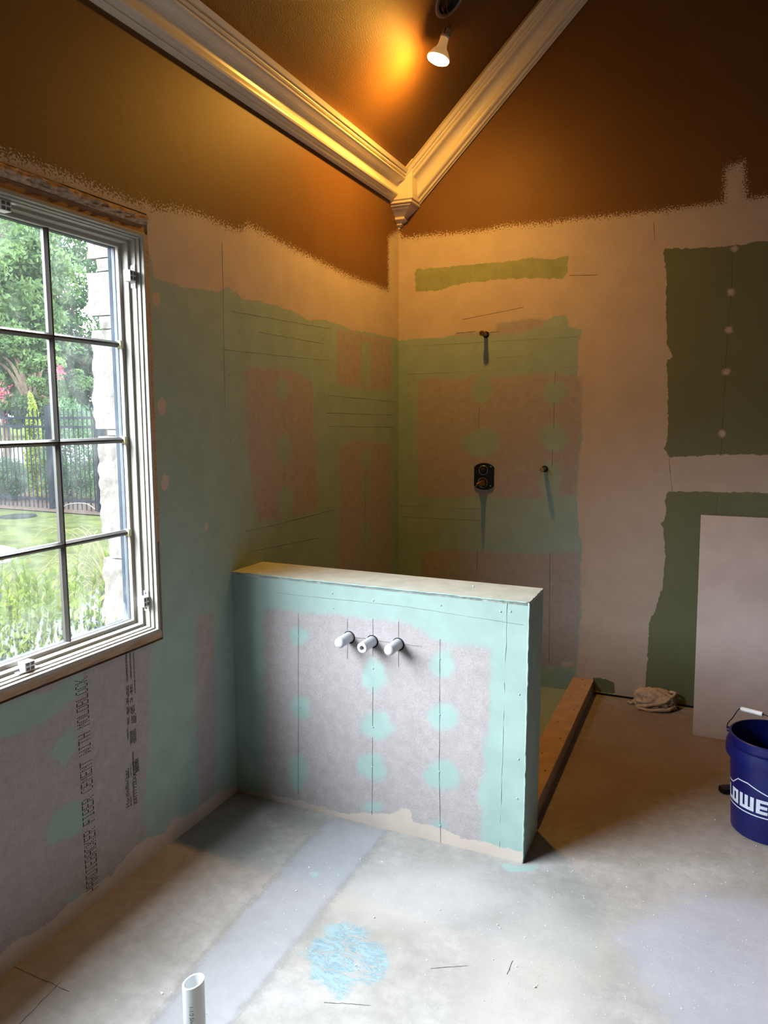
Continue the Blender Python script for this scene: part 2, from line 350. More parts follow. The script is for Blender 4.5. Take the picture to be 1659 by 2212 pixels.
n1 = t.noise(3.2, 6, .6); n2 = t.noise(22, 8, .7); n3 = t.noise(260, 4, .7); big = t.noise(1.4, 4, .6); hi = t.noise(120, 4, .7)
col = t.mix(t.rng(n1, .3, .7), lin('959089'), lin('a8a39f'))
col = t.mix(t.rng(n2, .32, .68), t.mix(1.0, col, (.82, .82, .82), 'MULTIPLY'), col)
def fl(an, c, wd, amp, hiamp, fac=1.0):
    global col
    v = t.math('ADD', t.math('MULTIPLY_ADD', n2, amp, -amp / 2), t.math('ADD', t.attr(an), t.math('MULTIPLY_ADD', hi, hiamp, -hiamp / 2)))
    m = t.math('MULTIPLY', t.rng(v, -wd, wd, 1.0, 0.0), fac); col = t.mix(m, col, c); return m
fl('bluep', lin('a3a3b0'), .06, .2, .02, .6)
fl('dust', lin('b3aca6'), .08, .2, .02, .5)
fl('soil_warmlight', lin('8a7266'), .10, .25, .03, .55)
mt = fl('trench', lin('92949a'), .010, .03, .01, .6)
ms = fl('seam', lin('88847f'), .010, .06, .03, .6)
fl('darkst', lin('7d7d77'), .04, .12, .03, .55)
wav = t.noise(9, 6, .75, stretch=(1.2, 3.5, 1), dist=1.6)
v = t.math('ADD', t.math('MULTIPLY_ADD', n2, .06, -.03), t.attr('teal'))
mk = t.math('MULTIPLY', t.rng(v, -.012, .012, 1.0, 0.0), t.math('MULTIPLY_ADD', t.rng(wav, .47, .56), .62, .12))
col = t.mix(mk, col, lin('7f9ea4'))
ed = t.math('MULTIPLY', t.rng(t.math('ABSOLUTE', t.math('SUBTRACT', wav, .5)), 0, .03, 1.0, 0.0), t.rng(v, -.012, .012, 1.0, 0.0))
col = t.mix(t.math('MULTIPLY', ed, .9), col, lin('4a8094'))
mm = fl('mint', lin(COL['mint']), .004, .03, .01, .95)
spk = t.rng(t.noise(95, 2, .5), .74, .78); col = t.mix(t.math('MULTIPLY', spk, .5), col, lin('d2cdc8'))
spd = t.rng(t.noise(140, 2, .5), .25, .21); col = t.mix(t.math('MULTIPLY', spd, .5), col, lin('5c5856'))
nb = t.bump(n3, .3, .0015); nb = t.bump(n2, .35, .004, nb); nb = t.bump(t.math('SUBTRACT', t.math('MULTIPLY', mt, .4), ms), .4, .006, nb)
matF = t.done(col, .72, nb, spec=.3)
fx = axis_pts([0.0, (2.3, .016), (4.2, .2)]); fy = axis_pts([-6.0, (-3.4, .2), (0.0, .016)])
flo = gridmesh('floor', fx, fy, lambda P: np.stack([P[:, 0], P[:, 1], 0 * P[:, 0]], 1),
               dict(trench=trench, seam=seam, teal=teal, darkst=darkst, mint=mintfl, soil_warmlight=soil_warmlight, dust=dust, bluep=blue), None, matF)
tag(flo, kind='structure')

bm = bmesh.new()
for a, b in (((30, 2088), (150, 2142)), ((132, 2120), (20, 2235)), ((700, 2165), (800, 2172)), ((930, 2093), (1010, 2086)), ((1095, 2105), (1108, 2075))): strip(bm, onz(a), onz(b), Vector((0, 0, 1)), .0022, .0005, 10, .0015)
frombm('crack_lines', bm, plain('crack_dark', '4c4744', .9), flo)
# ---- half wall between tub bay and shower
H = .93; YF0, YF1, TH, W = -1.7294, -1.7529, .2276, 1.2036
fn_ = Vector((YF1 - YF0, -W, 0)).normalized()
def onp(q):
    p = on(q, (0, YF0, 0), fn_); return (p.x, p.z)
Z8 = lambda L: [onp((480 + a / 2.304, 1180 + b / 2.304)) for a, b in L]
bareP = [Z8([(205, 305), (380, 330), (560, 335), (640, 350), (800, 365), (900, 375), (960, 400), (1050, 460), (1140, 490), (1300, 500), (1335, 510), (1335, 600), (1330, 900), (1300, 1000), (1310, 1100), (1270, 1230), (1290, 1300), (1285, 1560), (200, 1300), (210, 900), (200, 600)])]
blobP = [Z8(ell(c, a, b, 12, .16)) for c, a, b in (((380, 450), 45, 50), ((390, 800), 52, 62), ((378, 1120), 48, 85), ((755, 640), 66, 82), ((765, 890), 70, 70), ((745, 1095), 75, 75), ((745, 1300), 50, 26), ((1095, 585), 56, 70), ((1097, 848), 76, 66), ((1098, 1138), 86, 76), ((1075, 1388), 36, 22))] + [Z8([(800, 860), (860, 905), (800, 950), (760, 940)])]
mudP = [Z8([(180, 1225), (400, 1265), (560, 1318), (620, 1328), (740, 1325), (860, 1330), (900, 1305), (940, 1315), (950, 1370), (1080, 1400), (1200, 1455), (1280, 1465), (1400, 1500), (1520, 1530), (1520, 1640), (60, 1300), (60, 1222)])]
matP = layered('half_wall_front', 'mint', [('bare', 'grey', 'soft'), ('blob', 'mint', 'soft'), ('mud', 'mud', 'crisp')], basebump=.55)
matPm = layered('half_wall_mint', 'mint', [], basebump=.55)
matPt = plain('half_wall_cap', 'b4bab2', .6, .1, 14, .001, 260)
hw = empty('wall_partition', (0, YF0, 0)); tag(hw, 'chest-low mint coated half wall with three plastic pipes between window and shower', kind='structure')
yf = lambda x: YF0 + (YF1 - YF0) * x / W
g = gridmesh('front_board', axis_pts([0.0, (W, .0125)]), axis_pts([0.0, (H, .0125)]), lambda P: np.stack([P[:, 0], yf(P[:, 0]), P[:, 1]], 1), dict(bare=bareP, blob=blobP, mud=mudP), None, matP)
attach(g, hw)
bm = bmesh.new()
A = [(0, YF0 + .012), (W, YF1 + .012), (W, YF1 + TH), (0, YF0 + TH)]
lo = [bm.verts.new((x, y, 0)) for x, y in A]; up = [bm.verts.new((x, y, H - .012)) for x, y in A]
for k in range(4): bm.faces.new((lo[k], lo[(k + 1) % 4], up[(k + 1) % 4], up[k]))
attach(frombm('end_board', bm, matPm), hw)
bm = bmesh.new(); lo = [bm.verts.new((x, y, H - .012)) for x, y in [(0, YF0), (W, YF1)] + A[2:]]; up = [bm.verts.new((x, y, H)) for x, y in [(0, YF0), (W, YF1)] + A[2:]]
for k in range(4): bm.faces.new((lo[k], lo[(k + 1) % 4], up[(k + 1) % 4], up[k]))
bm.faces.new(up); bm.faces.new(lo[::-1])
attach(frombm('cap_board', bm, matPt), hw)
bm = bmesh.new()   # ragged bead of coating along the arrises
def ragged(p, q, n, r):
    p, q = Vector(p), Vector(q)
    pts = [p.lerp(q, i / n) + Vector((random.uniform(-1, 1), random.uniform(-1, 1), random.uniform(-1, 1))) * .0012 for i in range(n + 1)]
    tube(bm, pts, r, 6, True, [r * random.uniform(.6, 1.3) for _ in pts])
ragged((W, YF1 + .001, .0), (W, YF1 + .001, H), 60, .0035); ragged((0.02, YF0, H - .002), (W, YF1, H - .002), 80, .003); ragged((W, YF1, H - .002), (W, YF1 + TH, H - .002), 20, .003)
ragged((W - .085, yf(W - .085) + .0005, .03), (W - .075, yf(W - .075) + .0005, H - .01), 40, .0014)
attach(frombm('corner_bead', bm, matPm, smooth=True), hw)
line_m = plain('pencil', '4a4747', .9, .2)
bm = bmesh.new()
P3 = lambda q: on((480 + q[0] / 2.304, 1180 + q[1] / 2.304), (0, YF0, 0), fn_)
for a, b in (((380, 335), (378, 1235)), ((750, 360), (750, 545)), ((750, 700), (748, 900)), ((748, 950), (746, 1340)), ((1084, 462), (1082, 770)), ((1083, 770), (1080, 1130)), ((1080, 1130), (1088, 1500)), ((623, 360), (624, 560)), ((878, 375), (878, 600)), ((650, 453), (740, 463)), ((775, 470), (850, 482)), ((905, 488), (995, 500)), ((270, 232), (900, 298)), ((900, 298), (1500, 392))):
    strip(bm, P3(a), P3(b), fn_, .0016 if a[1] > 300 else .0009)
attach(frombm('pencil_lines', bm, line_m), hw)
def dome(bm, p, nrm, r, h):
    m = frame_mat(p, nrm, (0.3, .5, .81)); pr = [(r, -.0003), (r * .8, h * .5), (r * .45, h * .9)]
    lathe(bm, pr, 8, m, cap1=True)
bm = bmesh.new()
for q in ((378, 450), (390, 800), (750, 608), (750, 900), (745, 1098), (740, 1318), (1082, 562), (1082, 838), (1080, 1122), (1085, 1390), (548, 235), (752, 270), (553, 308), (1088, 294), (1435, 325), (1385, 325), (1478, 738), (1475, 1060), (1468, 1255), (95, 240), (1250, 200)):
    dome(bm, P3(q), fn_, .0045, .0022)
attach(frombm('screw_bumps', bm, matPm, smooth=True), hw)

# same kind of marks on the shower walls
bm = bmesh.new(); nX = Vector((1, 0, 0)); nY = Vector((0, -1, 0))
for a, b in (((612, 880), (614, 925)), ((614, 1000), (614, 1060)), ((790, 1010), (788, 1240)), ((480, 524), (480, 560))): strip(bm, onx(a), onx(b), nX, .0015, .0006)
frombm('pencil_lines', bm, line_m, wl_)
bm = bmesh.new()
for a, b in (((1582, 545), (1580, 625)), ((1579, 640), (1573, 705)), ((1572, 722), (1567, 795)), ((1567, 812), (1560, 930)), ((1559, 946), (1557, 982)), ((1550, 1066), (1547, 1112)), ((1200, 805), (1198, 830)), ((1197, 870), (1196, 925)), ((1194, 970), (1192, 1010)), ((1188, 1195), (1186, 1430)), ((1035, 880), (1034, 925)), ((1031, 1190), (1030, 1235)), ((1412, 480), (1414, 520)), ((1445, 990), (1452, 1060)), ((1230, 595), (1290, 594)), ((1000, 690), (1130, 664)), ((985, 720), (1030, 716)), ((1080, 716), (1040, 720))): strip(bm, ony(a), ony(b), nY, .0022, .0006)
frombm('crack_lines', bm, line_m, wb)
bm = bmesh.new()
def ridge(f, a, b, nrm, r=.0010):
    p, q = f(a), f(b); pts = [p.lerp(q, i / 14) + Vector(nrm) * (r * .1) + Vector((0, 0, random.uniform(-.0008, .0008))) for i in range(15)]; tube(bm, pts, r, 6, True, [r * random.uniform(.5, 1.2) for _ in pts])
for a, b in (((500, 672), (714, 710)), ((560, 717), (700, 742)), ((485, 755), (714, 779)), ((709, 853), (855, 868)), ((706, 891), (848, 896)), ((706, 920), (852, 922)), ((530, 1148), (726, 1099)), ((540, 1190), (690, 1160)), ((480, 525), (486, 880)), ((861, 690), (862, 1220))): ridge(onx, a, b, nX)
frombm('coating_ridges', bm, matPm, wl_, smooth=True)
bm = bmesh.new()
for a, b in (((872, 748), (1248, 727)), ((880, 808), (1248, 792)), ((1070, 773), (1150, 767)), ((865, 1092), (1245, 1107)), ((865, 1115), (1060, 1125))): ridge(ony, a, b, nY)
frombm('coating_ridges', bm, matPm, wb, smooth=True)
bm = bmesh.new()
for q in ((607, 716), (697, 732), (695, 762), (610, 842), (790, 762), (790, 825), (615, 965), (700, 945), (787, 890), (495, 810), (498, 950)): dome(bm, onx(q), nX, .004, .002)
frombm('screw_bumps', bm, matPm, wl_, smooth=True)
bm = bmesh.new()
for q in ((1038, 843), (1034, 963), (1203, 846), (1195, 1045), (1037, 765), (1001, 784), (1200, 776), (1205, 695), (892, 820), (890, 935), (892, 1020)): dome(bm, ony(q), nY, .004, .002)
frombm('screw_bumps', bm, matPm, wb, smooth=True)
# dark gap where the boards stop short of the slab, right of the curb
bm = bmesh.new(); box(bm, 1.2, 4.2, -.004, -.0006, .001, .011)
frombm('shadow_gap', bm, plain('gap_dark', '14100e', .95), wb)

# ---- crown moulding
trim_m = plain('trim_enamel', 'd9d0c2', .28, .03, 6, .0006, 40, spec=.5)
PROF = [(0, 0), (0, .014), (.012, .016), (.014, .022), (.020, .024), (.022, .019), (.030, .021), (.036, .028), (.044, .032), (.052, .032), (.059, .027), (.063, .019), (.072, .011), (.082, .0065), (.092, .005), (.102, .0065), (.113, .012), (.123, .021), (.131, .029), (.139, .033), (.146, .032), (.147, .025), (.151, .025), (.153, .030), (.159, .031), (.163, .028), (.164, .022), (.170, .022), (.171, .030), (.190, .031), (.193, .0)]
def crown(name, L0, U0, d, ln, out):
    L0, U0, d = Vector(L0), Vector(U0), Vector(d).normalized(); td = (U0 - L0); sc = td.length / .193; td.normalize()
    n = d.cross(td).normalized()
    if n.dot(Vector(out)) < 0: n = -n
    bm = bmesh.new(); rings = []
    for s in (0, ln): rings.append([bm.verts.new(L0 + d * s + td * (a * sc) + n * b) for a, b in PROF])
    m = len(PROF)
    for k in range(m - 1): bm.faces.new((rings[0][k], rings[0][k + 1], rings[1][k + 1], rings[1][k]))
    bm.faces.new(rings[0]); bm.faces.new(rings[1][::-1])
    return tag(frombm(name, bm, trim_m), kind='structure')
ez = 2.752; eb = .095
crown('trim_1', (0.0005, -.13, ez), (eb, -.13, ZC + SL * eb), (0, -1, 0), 5.86, (1, 0, -.5))
d1 = Vector((1, 0, SL)).normalized()
crown('trim_2', (.1, -.0005, 2.627 + SL * .1), Vector((.1, -.0005, 2.627 + SL * .1)) + Vector((-SL, 0, 1)).normalized() * .138 + Vector((0, -.135, 0)), d1, 2.6, (0, -1, -1))
bm = bmesh.new(); s = .138; rings = []
prof = [(0.001, 2.618), (.012, 2.624), (.013, 2.631), (.020, 2.636), (.030, 2.642), (.031, 2.652), (.040, 2.657), (.056, 2.666), (.057, 2.679), (.068, 2.688), (.082, 2.699), (.100, 2.711), (.108, 2.720), (.118, 2.724), (.119, 2.731), (.131, 2.735), (.131, 2.746), (.138, 2.752)]
for q, z in prof: rings.append([bm.verts.new((x, y, z)) for x, y in ((0, -q), (q, -q), (q, 0), (0, 0))])
rings.append([bm.verts.new((x, y, ZC + SL * x - .001)) for x, y in ((0, -s), (s, -s), (s, 0), (0, 0))])
for a, b in zip(rings, rings[1:]):
    for k in range(4): bm.faces.new((a[k], a[(k + 1) % 4], b[(k + 1) % 4], b[k]))
bm.faces.new(rings[-1])
tag(frombm('trim_3', bm, trim_m, bevel=.0015), kind='structure')

# ---- window
win = empty('window_1', (0, -3.055, .8)); tag(win, kind='structure')
wht = plain('window_white', '9c988f', .5, .04, 12, .0006, 90, spec=.2)
def ring(name, o, i, x0, x1, mat, bev=.0015):   # o = outer inset, i = inner inset from the frame outline
    Y0, Y1, Z0, Z1 = -3.942, -2.167, .802, 2.136
    bm = bmesh.new()
    def loop(k, x): return [bm.verts.new((x, y, z)) for y, z in ((Y0 + k, Z0 + k), (Y1 - k, Z0 + k), (Y1 - k, Z1 - k), (Y0 + k, Z1 - k))]
    a, b, c, d = loop(o, x0), loop(o, x1), loop(i, x1), loop(i, x0)
    for p, q in ((a, b), (b, c), (c, d), (d, a)):
        for k in range(4): bm.faces.new((p[k], p[(k + 1) % 4], q[(k + 1) % 4], q[k]))
    return attach(frombm(name, bm, mat, bevel=bev), win)
ring('jamb_extension', 0, .012, -.045, .010, wht)
ring('inner_stop', .010, .017, -.052, -.004, wht)
ring('stop_bead', .015, .021, -.06, -.018, wht)
ring('frame', .019, .031, -.075, -.040, wht)
ring('sash', .029, .045, -.095, -.066, wht, .003)
ring('gasket', .043, .047, -.094, -.080, plain('gasket_grey', '3a3f44', .7))
ring('outer_frame', -.0, .044, -.112, -.096, plain('outer_metal', '2c323a', .7))
gy0, gy1, gz0, gz1 = -3.900, -2.2115, .8475, 2.0905
bars_m = plain('muntin_bar', '37332e', .5, .06, 20)
def mbar(along, c):
    bm = bmesh.new(); h = .0095
    pr = [(-.0885, -h), (-.078, -h), (-.072, -.005), (-.069, -.003), (-.069, .003), (-.072, .005), (-.078, h), (-.0885, h)]
    e = (gy0, gy1) if along == 'y' else (gz0, gz1); R_ = []
    for t_ in e: R_.append([bm.verts.new((x, t_, c + q) if along == 'y' else (x, c + q, t_)) for x, q in pr])
    for k in range(len(pr)): bm.faces.new((R_[0][k], R_[0][(k + 1) % len(pr)], R_[1][(k + 1) % len(pr)], R_[1][k]))
    bm.faces.new(R_[0]); bm.faces.new(R_[1][::-1])
    return attach(frombm('muntin', bm, bars_m), win)
colw = (gy1 - gy0) / 6
for z in (1.781, 1.466, 1.153): mbar('y', z)
for k in range(1, 6): mbar('z', gy1 - .2785 - (k - 1) * colw)
bm = bmesh.new()
for z in (1.781, 1.466, 1.153): box(bm, -.082, -.064, gy1 - .010, gy1 + .002, z - .012, z + .012)
attach(frombm('muntin_clip', bm, plain('clip_cream', 'd8d3ab', .5)), win)
# glass: clear, with dust and dried streaks toward the bottom edge
t = NT('dusty_glass'); t.n.remove(t.b)
tr = t.n.new('ShaderNodeBsdfTransparent'); tr.inputs[0].default_value = (.93, .96, .95, 1)
gl = t.n.new('ShaderNodeBsdfGlossy'); gl.inputs['Roughness'].default_value = .02
tl = t.n.new('ShaderNodeBsdfTranslucent'); tl.inputs[0].default_value = (.75, .78, .76, 1)
fr = t.n.new('ShaderNodeFresnel'); fr.inputs[0].default_value = 1.3
m1 = t.n.new('ShaderNodeMixShader'); m2 = t.n.new('ShaderNodeMixShader')
t.link(fr.outputs[0], m1.inputs[0]); t.link(tr.outputs[0], m1.inputs[1]); t.link(gl.outputs[0], m1.inputs[2])
sx = t.n.new('ShaderNodeSeparateXYZ'); t.link(t.tc.outputs['Object'], sx.inputs[0])
low = t.rng(sx.outputs[2], .86, 1.0, 1.0, 0.0)
drip = t.rng(t.noise(75, 3, .6, stretch=(1, 1, .35)), .47, .60)
smear = t.rng(t.noise(5, 5, .65, stretch=(1, 1.6, .8)), .40, .75, .005, .024)
dust_f = t.math('ADD', smear, t.math('MULTIPLY', low, t.math('MULTIPLY_ADD', drip, .055, .003)))
t.link(dust_f, m2.inputs[0]); t.link(m1.outputs[0], m2.inputs[1]); t.link(tl.outputs[0], m2.inputs[2]); t.link(m2.outputs[0], t.out.inputs[0])
glass_m = t.m
pane = pydata('pane', [(-.090, gy0, gz0), (-.090, gy1, gz0), (-.090, gy1, gz1), (-.090, gy0, gz1)], [(0, 1, 2, 3)], glass_m); attach(pane, win)
# rough timber around the frame
t = NT('rough_pine'); g1 = t.noise(18, 6, .65, stretch=(6, .6, 6)); wood = t.mix(t.rng(g1, .3, .7), lin('977558'), lin('ba977a'))
pine = t.done(wood, .75, t.bump(g1, .3, .001))
for a in ((-.14, -.002, -3.955, -2.147, .774, .801), (-.14, -.004, -3.955, -2.148, 2.137, 2.166), (-.13, .002, -2.166, -2.1455, 1.117, 2.137), (-.14, -.006, -3.963, -3.943, .80, 2.137), (-.13, -.03, -2.166, -2.147, .80, 1.117)):
    bm = bmesh.new(); box(bm, *a); attach(frombm('rough_timber', bm, pine, bevel=.001), win)
# shade brackets screwed to the frame
brk_m = plain('bracket_white', 'e6e6e8', .4, .02)
def bracket(loc, rot):
    bm = bmesh.new(); box(bm, -.008, .008, -.004, 0, -.026, .026)
    b1 = frombm('bracket', bm, brk_m, bevel=.001)
    b1.matrix_world = Matrix.Translation(loc) @ rot @ Matrix.Scale(1.4, 4)
    bm = bmesh.new(); box(bm, -.010, .010, -.022, -.003, -.0125, .0125); k1 = frombm('bracket_body', bm, brk_m, b1, bevel=.0012)
    bm = bmesh.new()
    for sx_ in (-1, 1):
        for sz in (-1, 1): box(bm, .0098, .0106, -.0125 + sx_ * .0048 - .003, -.0125 + sx_ * .0048 + .003, sz * .0055 - .0038, sz * .0055 + .0038)
    frombm('bracket_slot', bm, plain('slot_dark', '5e5e62', .8), b1)
    bm = bmesh.new()
    for sz in (-1, 1): lathe(bm, [(.0028, 0), (.0022, .0012)], 8, frame_mat((0, -.004, sz * .019), (0, -1, 0)), cap1=True)
    frombm('screw', bm, plain('screw_grey', '55555a', .4, metal=.8), b1)
    b1.parent = win; b1.location = Vector(b1.location) - Vector(win.location)
I3 = Matrix.Identity(4)
bs = 1.4
bracket(Vector((-.030, -2.1850, onx((283, 597), -.03).z)), I3)
bracket(Vector((-.030, -2.1850, onx((317, 1297), -.03).z)), I3)
bracket(Vector((-.030, onx((58, 1440), -.03).y, .8200)), Matrix.Rotation(-math.pi / 2, 4, 'X'))
bracket(Vector((-.030, onx((4, 436), -.03).y, 2.1180)), Matrix.Rotation(math.pi / 2, 4, 'X'))
# lumpy filling above the frame
bm = bmesh.new(); N = 170; pts = []
for i in range(N + 1):
    y = -3.95 + (1.80) * i / N
    row = []
    for j in range(13):
        a = math.pi * (j / 12 - .5)
        zc = 2.184 + .002 * math.sin(y * 9); rz = .020; rxx = .020
        k = 1 + .55 * (mnoise.noise((y * 34, j * .8, 1.3))) + .3 * mnoise.noise((y * 80, j * 1.7, 4))
        row.append(bm.verts.new((-.010 + rxx * math.cos(a) * k, y, zc + rz * math.sin(a) * (1 if j in (0, 12) else .9))))
    pts.append(row)
for i in range(N):
    for j in range(12): bm.faces.new((pts[i][j], pts[i + 1][j], pts[i + 1][j + 1], pts[i][j + 1]))
ins = frombm('insulation', bm, plain('insulation', 'b89e88', .95, .3, 60, .004, 160), smooth=True)
tag(ins, 'lumpy beige insulation packed in the gap above the window frame', 'insulation', kind='stuff')

# ---- printing on the bare cement board (reads upward)
ink = plain('print_ink', '3a3632', .9, .25, 300)
F57 = {'A': '0E11111F111111', 'B': '1E11111E11111E', 'C': '0E11101010110E', 'D': '1E11111111111E', 'E': '1F10101E10101F', 'F': '1F10101E101010', 'H': '1111111F111111', 'I': '0E04040404040E', 'K': '11121418141211', 'L': '1010101010101F', 'M': '111B1515111111', 'N': '11191513111111', 'O': '0E11111111110E', 'R': '1E11111E141211', 'T': '1F040404040404', 'W': '11111115151B11', ' ': '00000000000000'}
bot = onx((197, 1927)); top = onx((203, 1452)); txt = 'HARDIEBACKER FIBER CEMENT WITH MOLDBLOCK'
yl, yr = onx((168, 1600)).y, onx((196, 1600)).y
step = (top.z - bot.z) / len(txt); bm = bmesh.new()
for i, ch in enumerate(txt):
    rows = [int(F57[ch][k * 2:k * 2 + 2], 16) for k in range(7)]
    for r_ in range(7):
        for c_ in range(5):
            if rows[r_] >> (4 - c_) & 1:
                z = bot.z + step * i + step * .84 * (c_ + .5) / 5; y = yl + (yr - yl) * (r_ + .5) / 7
                dy, dz = .0022, .00125
                bm.faces.new([bm.verts.new((.0006, y + a, z + b)) for a, b in ((-dy, -dz), (dy, -dz), (dy, dz), (-dy, dz))])
frombm('printed_lettering', bm, ink, wl_)
def textmesh(body, size):
    cu = bpy.data.curves.new('lettering', 'FONT'); cu.body = body; cu.size = size
    o = bpy.data.objects.new('lettering', cu); C.objects.link(o); dg = bpy.context.evaluated_depsgraph_get(); dg.update()
    me = bpy.data.meshes.new_from_object(o.evaluated_get(dg)); C.objects.unlink(o); bpy.data.objects.remove(o); return me
def walltext(body, size, px):
    me = textmesh(body, size); p = onx(px)
    for v_ in me.vertices: x, y = v_.co.x, v_.co.y; v_.co = (.0006, p.y - y, p.z + x)
    link('printed_lettering', me, ink, wl_)
walltext('HardieBacker', .024, (280, 1742)); walltext('A4117726AA ND', .021, (297, 1735))
bm = bmesh.new()
def bars(px0, px1, n, fill, gap_prob=.12):   # fine print too small to read, as lines running upward
    a, b = onx(px0), onx(px1); ya, yb, za, zb = a.y, b.y, min(a.z, b.z), max(a.z, b.z)
    for i in range(n):
        y0 = ya + (yb - ya) * (i + .15) / n; y1 = ya + (yb - ya) * (i + .15 + fill) / n; z = za + random.uniform(0, .012)
        while z < zb - .004:
            z2 = min(zb, z + random.uniform(.006, .03)); bm.faces.new([bm.verts.new((.0006, yy, zz)) for yy, zz in ((y0, z), (y1, z), (y1, z2), (y0, z2))]); z = z2 + random.uniform(.0015, .004)
for a in (((270, 1410), (277, 1474), 6, .5), ((279, 1410), (285, 1470), 5, .5), ((287, 1410), (293, 1500), 3, .6), ((272, 1482), (279, 1505), 5, .5), ((280, 1480), (287, 1500), 5, .5), ((272, 1509), (279, 1523), 5, .5), ((280, 1509), (287, 1519), 5, .5), ((273, 1528), (280, 1545), 5, .5), ((281, 1526), (292, 1542), 7, .5), ((274, 1550), (280, 1566), 5, .5), ((283, 1545), (295, 1563), 7, .5), ((274, 1572), (278, 1600), 3, .5), ((280, 1580), (295, 1605), 9, .5), ((285, 1625), (291, 1680), 4, .5), ((281, 1650), (284, 1680), 2, .6), ((276, 1660), (279, 1682), 1, .8), ((286, 1685), (291, 1740), 3, .5), ((281, 1720), (285, 1742), 2, .5)): bars(*a)
a, b = onx((292, 1670)), onx((299, 1636)); z = a.z
while z < b.z:
    d_ = random.choice((.0012, .0022, .0032)); bm.faces.new([bm.verts.new((.0006, yy, zz)) for yy, zz in ((a.y, z), (b.y, z), (b.y, z + d_), (a.y, z + d_))]); z += d_ + random.choice((.0012, .002))
frombm('fine_print', bm, ink, wl_)

# ================================================================== THINGS INDOORS
# ---- hanging lamp under its open housing
lamp = onceil((974, -6)); wire_m = plain('wire_brown', '5a2f18', .5)
hs = empty('recessed_light_housing', can_c); tag(hs, 'open round recessed light housing with flange and junction box in sloped ceiling', 'light fixture')
upN = -cN
mt_ = frame_mat(can_c, cN, cT)
def hpart(name, bm, mat, **k): return attach(frombm(name, bm, mat, **k), hs)
dull = plain('housing_grey', '8a8078', .45, .1, 20, metal=.3)
bm = bmesh.new(); lathe(bm, [(.073, .0), (.073, .004), (.090, .003), (.092, .0)], 40, mt_); hpart('flange', bm, dull, smooth=True)
bm = bmesh.new(); lathe(bm, [(.074, .002), (.074, -.12), (.001, -.122)], 40, mt_); hpart('can', bm, plain('can_metal', '5d554e', .4, metal=.6), smooth=True)
def lb(bm, *a):
    vs = box(bm, *a)
    for v_ in vs: v_.co = mt_ @ v_.co
bm = bmesh.new(); lb(bm, -.05, .02, -.03, .045, -.03, -.006); hpart('junction_box', bm, plain('box_dark', '3b332d', .5, metal=.4), bevel=.003)
bm = bmesh.new(); lb(bm, .012, .066, -.012, .012, -.008, .003); hpart('bracket', bm, dull, bevel=.001)
axis = (Vector((0, 0, 1)) + RX * .31 - Vector((0, .0, 0))).normalized()
lens_c = CAM + ray((945, 133)) * 3.38
lm = frame_mat(lens_c, axis)
bl = empty('hanging_light_bulb', lens_c); tag(bl, 'lit flood bulb dangling by its wires from the open ceiling housing', 'light bulb')
def bpart(name, bm, mat, **k): return attach(frombm(name, bm, mat, **k), bl)
bm = bmesh.new(); lathe(bm, [(.051, .012), (.0515, .020), (.046, .030), (.036, .046), (.026, .058), (.021, .072), (.019, .098), (.0165, .104)], 32, lm, cap1=True)
bw = plain('bulb_white', 'd9cfc0', .4, .04); bwn = bw.node_tree.nodes['Principled BSDF']
bwn.inputs['Emission Color'].default_value = (1.0, .52, .16, 1); bwn.inputs['Emission Strength'].default_value = .35   # frosted body glows a little
bpart('bulb_body', bm, bw, smooth=True)
em = bpy.data.materials.new('lit_lens'); em.use_nodes = True; nn = em.node_tree.nodes
nn.remove(nn['Principled BSDF']); e_ = nn.new('ShaderNodeEmission'); e_.inputs[0].default_value = (1.0, .48, .07, 1); e_.inputs[1].default_value = BULB
em.node_tree.links.new(e_.outputs[0], nn['Material Output'].inputs[0])
bm = bmesh.new(); lathe(bm, [(.051, .012), (.049, .006), (.040, .001), (.026, -.003), (.012, -.005)], 28, lm, cap1=True)
bpart('lens', bm, em, smooth=True)
bm = bmesh.new(); lathe(bm, [(.014, .103), (.021, .104), (.0215, .114), (.019, .116), (.0185, .140), (.012, .146)], 24, lm, cap1=True)
sk = bpart('socket', bm, plain('socket_white', 'cfc4b4', .5, .05), smooth=True)
for a in (0.2, 2.3):
    bm = bmesh.new(); p = lm @ Vector((.0188 * math.cos(a - 1.7), .0188 * math.sin(a - 1.7), .116)); q = lm @ Vector((.0188 * math.cos(a - 1.7), .0188 * math.sin(a - 1.7), .139)); tube(bm, [p, q], .0028, 6); bpart('socket_contact', bm, wire_m)
s0 = lm @ Vector((.008, -.004, .145)); s1 = lm @ Vector((-.008, -.002, .145))
for pts in ([s0, s0 + Vector((.012, 0, .012)), lm @ Vector((-.004, -.01, .166)), can_c + cT * -.055 + cN * .014 + Vector((0, -.03, 0)), can_c + cT * -.06 + cN * .006, can_c + cT * -.03 - cN * .01],
            [s1, lm @ Vector((.006, -.012, .165)), can_c + cT * -.01 + cN * .02 + Vector((0, -.08, 0)), can_c + cT * .06 + cN * .012 + Vector((0, -.065, 0)), can_c + cT * .085 + cN * .008 + Vector((0, -.02, 0)), can_c + cT * .05 - cN * .01]):
    bm = bmesh.new(); tube(bm, smoothpts(pts), .0017, 6); bpart('wire', bm, wire_m, smooth=True)

